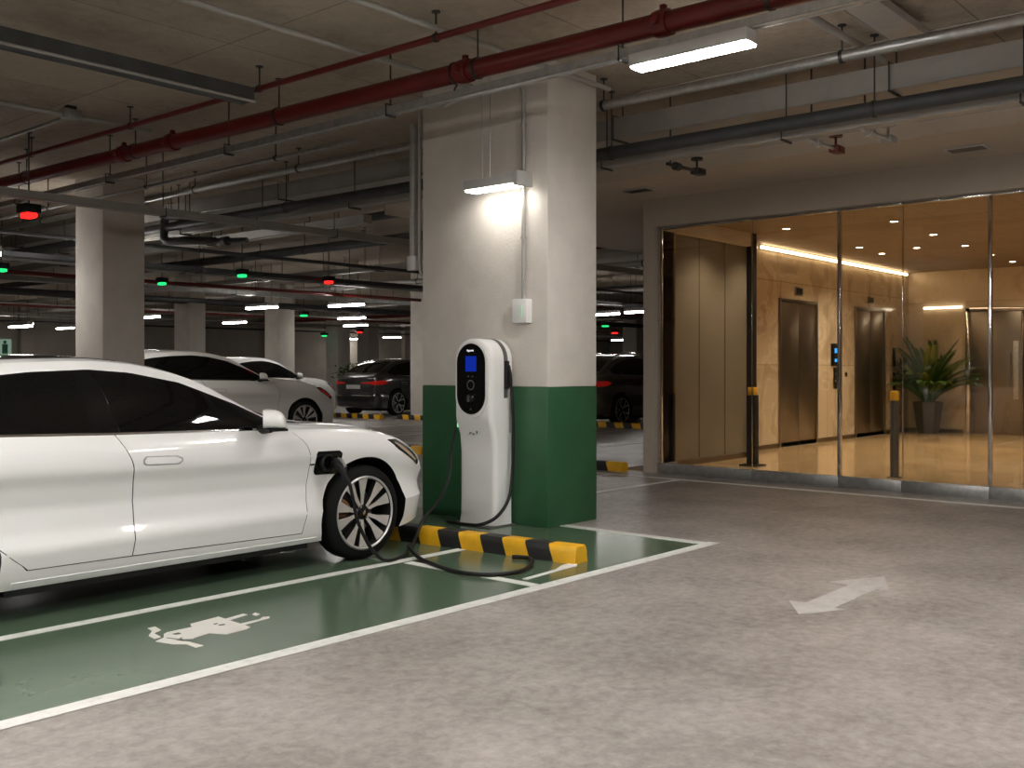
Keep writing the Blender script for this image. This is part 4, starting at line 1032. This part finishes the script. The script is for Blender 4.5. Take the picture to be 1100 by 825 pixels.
run('cable_trunking', 'pale trunking in line with the lobby soffit, left of the large pillar', 'trunking', 'y', 9.95, 3.58, 11.4, 36, 'b', (.16, .12), 'duct', 2.7)
run('cable_trunking', 'deep dark trunking across the upper left ceiling', 'trunking', 'x', 7.76, 3.83, -5, 5.38, 'b', (.16, .12), 'tray', 2.9, -3, LIP)
run('conduit', 'pale conduit at the top left, running to the large pillar', 'conduit', 'x', 6.42, 3.98, -5, 6.92, 'r', .024, 'conduit', 0)
run('conduit', 'pale conduit passing close along the right face of the large pillar', 'conduit', 'x', 5.49, 3.97, 4.2, 7.72, 'r', .024, 'conduit', 0)
run('conduit', 'pale conduit on the left ceiling below the deep dark trunking', 'conduit', 'x', 10.35, 4.0, -5, 5.9, 'r', .024, 'conduit', 0)
run('conduit', 'short conduit branching away from the left ceiling junction box', 'conduit', 'y', 5.0, 4.0, 10.4, 14, 'r', .02, 'galv', 0)
t = thing('ceiling_box', 'small junction box on the conduit at the upper left ceiling', 'box', (5.0, 10.35, 4.0)); MB().box(-.09, .09, -.07, .07, -.03, .06, .008).obj('cover', 'galv', t); MB().box(-.05, .05, -.04, .04, .06, .10, .004).obj('bracket', 'rod', t)
run('cable_trunking', 'long trunking crossing in front of the top of the second pillar', 'trunking', 'x', 11.55, 3.33, 2.7, 22, 'b', (.1, .09), 'duct', 2.7)
run('conduit', 'short pale conduit beside the flat tray at the top right', 'conduit', 'x', 3.24, 3.97, 7.0, 8.5, 'r', .03, 'conduit', 0)
run('cable_tray', 'short flat pale tray at the top right of the ceiling', 'tray', 'x', 2.86, 3.99, 6.9, 8.1, 'b', (.26, .06), 'conduit', 0)
run('conduit', 'slender conduit between the grey pipe and the pale duct on the right', 'conduit', 'y', 8.1, 4.0, Y0, 5.4, 'r', .012, 'conduit', 0)
# valve brackets hanging from the dark pipe on the right
def valve(x, y, z, label, m):
    t = thing('pipe_valve', label, 'valve', (x, y, z))
    MB().tube([(0, 0, .02), (0, 0, CZ-z)], .009, 6).obj('drop_rod', 'rod', t)
    MB().tube([(-.06, 0, 0), (.5, -.03, 0)], .017, 10).lathe([(.016, -.04), (.04, -.04), (.04, .04), (.016, .04)], 12, 'x', (.12, 0, 0), closed=True).obj('arm', 'conduit' if m != 'rod' else 'rod', t)
    MB().box(.40, .56, -.075, .02, -.035, .03, .01).tube([(.45, -.03, .03), (.45, -.03, .12)], .012, 8).lathe([(.001, -.012), (.06, -.012), (.06, .012), (.001, .012)], 14, 'z', (.45, -.03, .12), closed=True).obj('valve_head', m, t)
valve(8.55, 3.9, 3.40, 'red valve on a bracket above the right part of the lobby glass', 'reddark')
valve(8.55, 3.42, 3.42, 'pale valve bracket at the top right, beside the red one', 'conduit')
valve(8.45, 7.3, 3.32, 'red valve on a bracket just right of the large pillar', 'reddark')
valve(8.55, 5.35, 3.38, 'dark bracket arm above the left part of the lobby glass', 'rod')
# smoke detectors and vents on the soffit
for x, y, z, lab in ((10.9, 3.3, 3.64, 'flat white vent in the soffit at the right edge'), (10.75, 7.2, 3.64, 'flat white vent in the soffit near the large pillar')):
    t = thing('soffit_vent', lab, 'vent', (x, y, z)); MB().box(-.12, .12, -.2, .2, -.02, -.001, .004).obj('frame', 'housing', t)
    MB().box(-.09, .09, -.17, .17, -.024, -.02).obj('slats', 'steeld', t, smooth=0)
t = thing('pipe_loop', 'dark square pipe loop hanging from the far dark pipe, right of the second pillar', 'pipe', (8.2, 13.6, 3.5))
MB().tube(spline([(0, -.55, .06), (-.02, .1, .16), (-.02, .32, .14), (-.02, .36, -.02), (-.02, .30, -.2), (.1, -.1, -.22), (.3, -.5, -.24)], 6), .06, 12).obj('pipe', 'dpipe', t)
MB().tube([(.25, -.42, -.24), (.5, -1.0, -.25)], .04, 10).lathe([(.03, -.06), (.07, -.06), (.07, .06), (.03, .06)], 12, 'y', (.36, -.66, -.25), closed=True).obj('valve', 'dpipe', t)
for yy in (-.3, .2): MB().tube([(0, yy, .1), (0, yy, .6)], .008, 6).obj('hanger', 'rod', t)

# the farther rows of services
R = random.Random(11)
mats = ['galv', 'tray', 'duct', 'dpipe', 'conduit', 'galv', 'dpipe', 'tray']
words = {'galv': 'galvanised', 'tray': 'grey', 'duct': 'pale', 'dpipe': 'dark', 'conduit': 'off-white', 'red': 'red'}
n_ = 0
far_y = [(10.9, 3.76), (12.0, 3.5), (13.3, 3.85), (14.6, 3.42), (16.2, 3.7), (18.0, 3.5), (20.5, 3.8), (23, 3.5), (26, 3.7), (29.5, 3.5), (33, 3.75), (37, 3.55), (42, 3.7)]
order = ['first', 'second', 'third', 'fourth', 'fifth', 'sixth', 'seventh', 'eighth', 'ninth', 'tenth', 'eleventh', 'twelfth', 'thirteenth', 'fourteenth', 'fifteenth']
for i, (x, z) in enumerate(far_y):
    z = 3.52+(z-3.42)*.85
    m = 'red' if i in (4, 9) else mats[R.randrange(len(mats))]
    box = R.random() < .45 and m != 'red'
    s = (R.uniform(.1, .3), R.uniform(.06, .11)) if box else R.uniform(.03, .075)
    run('cable_tray' if box else 'service_pipe', '%s %s of the far ceiling rows running left to right, %s beyond the soffit line' % (words[m], 'tray' if box else 'pipe', order[i]), 'tray' if box else 'pipe', 'y', x, z, max(11.6, .62*x), 43, 'b' if box else 'r', s, m, 3.4, max(11.6, .62*x)+R.uniform(.2, 2))
far_x = [(15.0, 3.72), (16.8, 3.45), (18.6, 3.8), (20.4, 3.55), (22.6, 3.72), (24.6, 3.45), (27, 3.7), (29.6, 3.5), (32.3, 3.75), (35.2, 3.5), (38.4, 3.65), (41.5, 3.5)]
for i, (y, z) in enumerate(far_x):
    z = 3.32+(z-3.45)*.45
    m = 'red' if i in (3, 8) else mats[R.randrange(len(mats))]
    box = R.random() < .5 and m != 'red'
    s = (R.uniform(.1, .32), R.uniform(.07, .12)) if box else R.uniform(.03, .08)
    run('cable_tray' if box else 'service_pipe', '%s %s of the far ceiling rows running lengthwise, %s beyond the second pillar' % (words[m], 'tray' if box else 'pipe', order[i]), 'tray' if box else 'pipe', 'x', y, z-.1, .33*y, min(1.65*y, 60), 'b' if box else 'r', s, m, 3.6, .33*y+R.uniform(.2, 2))

# ------------------------------------------------------------------ lamps of the garage
def batten(x, y, z, L, w, label, axis='y', m='tube', rods=True, group=None, drop=.05):
    t = thing('batten_light', label, 'light', (x, y, z), 0 if axis == 'y' else PI/2, group)
    MB().box(-w/2, w/2, -L/2, L/2, .0, .085, .006).obj('housing', 'housing', t)
    MB().box(-w/2+.006, w/2-.006, -L/2+.012, L/2-.012, -drop, .002, .004).obj('diffuser', m, t)
    if rods:
        for s in (-L*.35, L*.35): MB().tube([(0, s, .085), (0, s, CZ-z)], .006, 6).obj('hanger', 'rod', t)
    return t
batten(5.93, 3.55, 3.476, .90, .15, 'bright batten light under the trunking at the top right of the large pillar', rods=False, drop=.014)
far = [(372,16.805,20.065,3.0),(382,25.07,29.398,3.0),(421,36.183,39.548,3.0),(369,36.762,43.2,3.0),(252,20.759,30.809,3.0),(281,16.017,22.546,3.0),(159,16.725,29.495,3.0),(22,12.942,29.801,2.6),(25,16.425,37.554,3.0),(70,19.227,40.231,3.0),(646,24.646,17.806,3.0),(691,24.214,16.027,3.0),(667,48.381,33.578,3.0),(689,49.149,32.69,3.0)]
flab = ['lit tube light above the graphite car, the upper one', 'lit tube light above the graphite car, the lower one', 'far lit tube light beside the left edge of the large pillar', 'far lit tube light beside the fluted far pillar', 'wide lit tube light between the two distant pillars', 'lit tube light just left of the pillar behind the second white car', 'lit tube light at the right edge of the second pillar', 'lit tube light at the far left, lower of two', 'lit tube light at the far left, upper of two', 'small lit tube light left of the second pillar', 'lit tube light touching the right edge of the large pillar', 'lit tube light touching the lobby corner post', 'tiny far lit tube light above the bronze grey car', 'tiny far lit tube light beside the lobby corner post']
for (px, x, y, z), lab in zip(far, flab):
    batten(x, y, z, 1.25, .16, lab, m='tube_far')
batten(6.0, 15.2, 3.0, 1.25, .16, 'lit tube light left of the second pillar', m='tube_far')
batten(7.95, 15.2, 3.0, .7, .16, 'added tube light, unseen behind the second pillar', m='tube')  # added out of sight to brighten the pearl white car
batten(22.0, 26.0, 3.05, 1.25, .16, 'lit tube light deep behind the graphite car', m='tube_far')
# an added lamp, then the same row going on over the drive aisle beside and behind the camera
batten(12.6, 12.3, 2.95, .7, .16, 'added tube light, unseen behind the top of the large pillar', m='tube_far')  # unseen lamp added to light the side of the pearl white car
for x, y in ((2.4, -.8), (4.9, -.8), (-.4, 1.4), (7.1, -.6), (1.0, 4.2), (-3.0, 4.0), (.6, 8.4)):  # those facing the large pillar's front are added to brighten it
    batten(x, y, 3.3, 1.25, .16, 'batten light over the drive aisle, outside the picture', m='tube', group='aisle batten lights', drop=.014)

def indicator(x, y, z, m, label, s=1.):
    t = thing('bay_indicator', label, 'indicator light', (x, y, z))
    MB().box(-.09*s, .09*s, -.1*s, .1*s, .02, .12, .012).obj('housing', 'black_soft', t)
    MB().box(-.055*s, .055*s, -.085*s, .085*s, -.035, .022, .012).obj('lens', m, t)
    MB().tube([(0, 0, .12), (0, 0, CZ-z)], .009, 6).box(-.03, .03, -.03, .03, CZ-z-.012, CZ-z).obj('drop_rod', 'rod', t)
I = [(5.24,11.85,3.15,'ind_r','red bay indicator lamp at the far left below the red main',1.1),(7.87,18.88,3.15,'ind_g','green bay indicator lamp at the left edge',1.1),(11.33,16.57,3.15,'ind_g','green bay indicator lamp above the first white car row, the brightest',1.),(13.35,16.49,3.15,'ind_r','red bay indicator lamp left of the large pillar',1.),(11.31,19.39,3.15,'ind_g','green bay indicator lamp just right of the second pillar',1.),
 (18.9,24.5,2.95,'ind_g','small green indicator between the upper and lower tube lights',1.2),(16.5,31.5,2.85,'ind_g','small green indicator left of the wide tube light',1.2),(12.6,25.0,3.0,'ind_g','small green indicator right of the second pillar, lower one',1.),(28.5,35.5,2.8,'ind_g','tiny green indicator above the far pillar',1.3),(27.5,32.0,2.85,'ind_r','tiny red indicator beside the lower tube light',1.2),(14.6,28.5,2.85,'ind_r','tiny red indicator left of the distant pillars',1.2),(30.0,21.5,2.9,'ind_g','small green indicator right of the large pillar',1.3),(35.0,24.6,2.85,'ind_r','small red indicator right of the large pillar',1.3),(20.5,33.5,2.8,'ind_g','tiny green indicator left of the pillar behind the second white car',1.2)]
for a in I: indicator(*a)
# pictogram sign on the far wall
t = thing('exit_sign', 'pale green sign with a dark figure on the far left wall', 'sign', (18.35, 43.99, 2.27))
MB().box(-.36, .36, -.05, -.001, -.32, .32, .01).obj('board', 'signw', t)
MB().box(-.02, .20, -.056, -.05, -.28, .12, .02).lathe([(.001, -.056), (.07, -.056), (.07, -.05), (.001, -.05)], 14, 'y', (.09, 0, .2), closed=True).obj('figure', 'signg', t)
# potted shrub far behind
t = thing('potted_shrub', 'small green shrub by the far pillar behind the cars', 'plant', (28.0, 33.3, 0))
MB().lathe([(.001, 0), (.3, 0), (.4, .7), (.36, .7), (.001, .66)], 14).obj('pot', 'pot', t)
mb = MB(); R = random.Random(3)
for k in range(220):
    p = Vector((R.gauss(0, .24), R.gauss(0, .24), 1.1+R.gauss(0, .2))); a = Vector((R.uniform(-1, 1), R.uniform(-1, 1), R.uniform(-.2, 1))).normalized(); b = a.orthogonal().normalized()*.045
    mb.add([p, p+a*.12+b, p+a*.2, p+a*.12-b], [(0, 1, 2, 3)])
mb.tube([(0, 0, .6), (0, 0, 1.5)], .03, 8)
mb.obj('foliage', 'leaf', t, fix=False, smooth=0)

# ------------------------------------------------------------------ world, camera, view
wd = bpy.data.worlds.new('World'); S.world = wd; wd.use_nodes = True
wd.node_tree.nodes['Background'].inputs[0].default_value = (.02, .02, .02, 1)
wd.node_tree.nodes['Background'].inputs[1].default_value = .1
cd = bpy.data.cameras.new('Camera'); cam = bpy.data.objects.new('Camera', cd); COL.objects.link(cam); S.camera = cam
cam.location = (0, 0, 1.4)
fwd = Vector((.7565, .654, 0)).normalized()
cam.rotation_euler = fwd.to_track_quat('-Z', 'Y').to_euler()
cd.sensor_fit = 'HORIZONTAL'; cd.sensor_width = 36; cd.lens = 36*1098/1100; cd.shift_y = -17.5/1100
cd.clip_start = .05; cd.clip_end = 200
vs = S.view_settings
vs.view_transform = 'Standard'; vs.look = 'None'; vs.exposure = 0; vs.gamma = 1; vs.use_curve_mapping = False
S.cycles.sample_clamp_indirect = 6
S.cycles.max_bounces = 10; S.cycles.transparent_max_bounces = 12
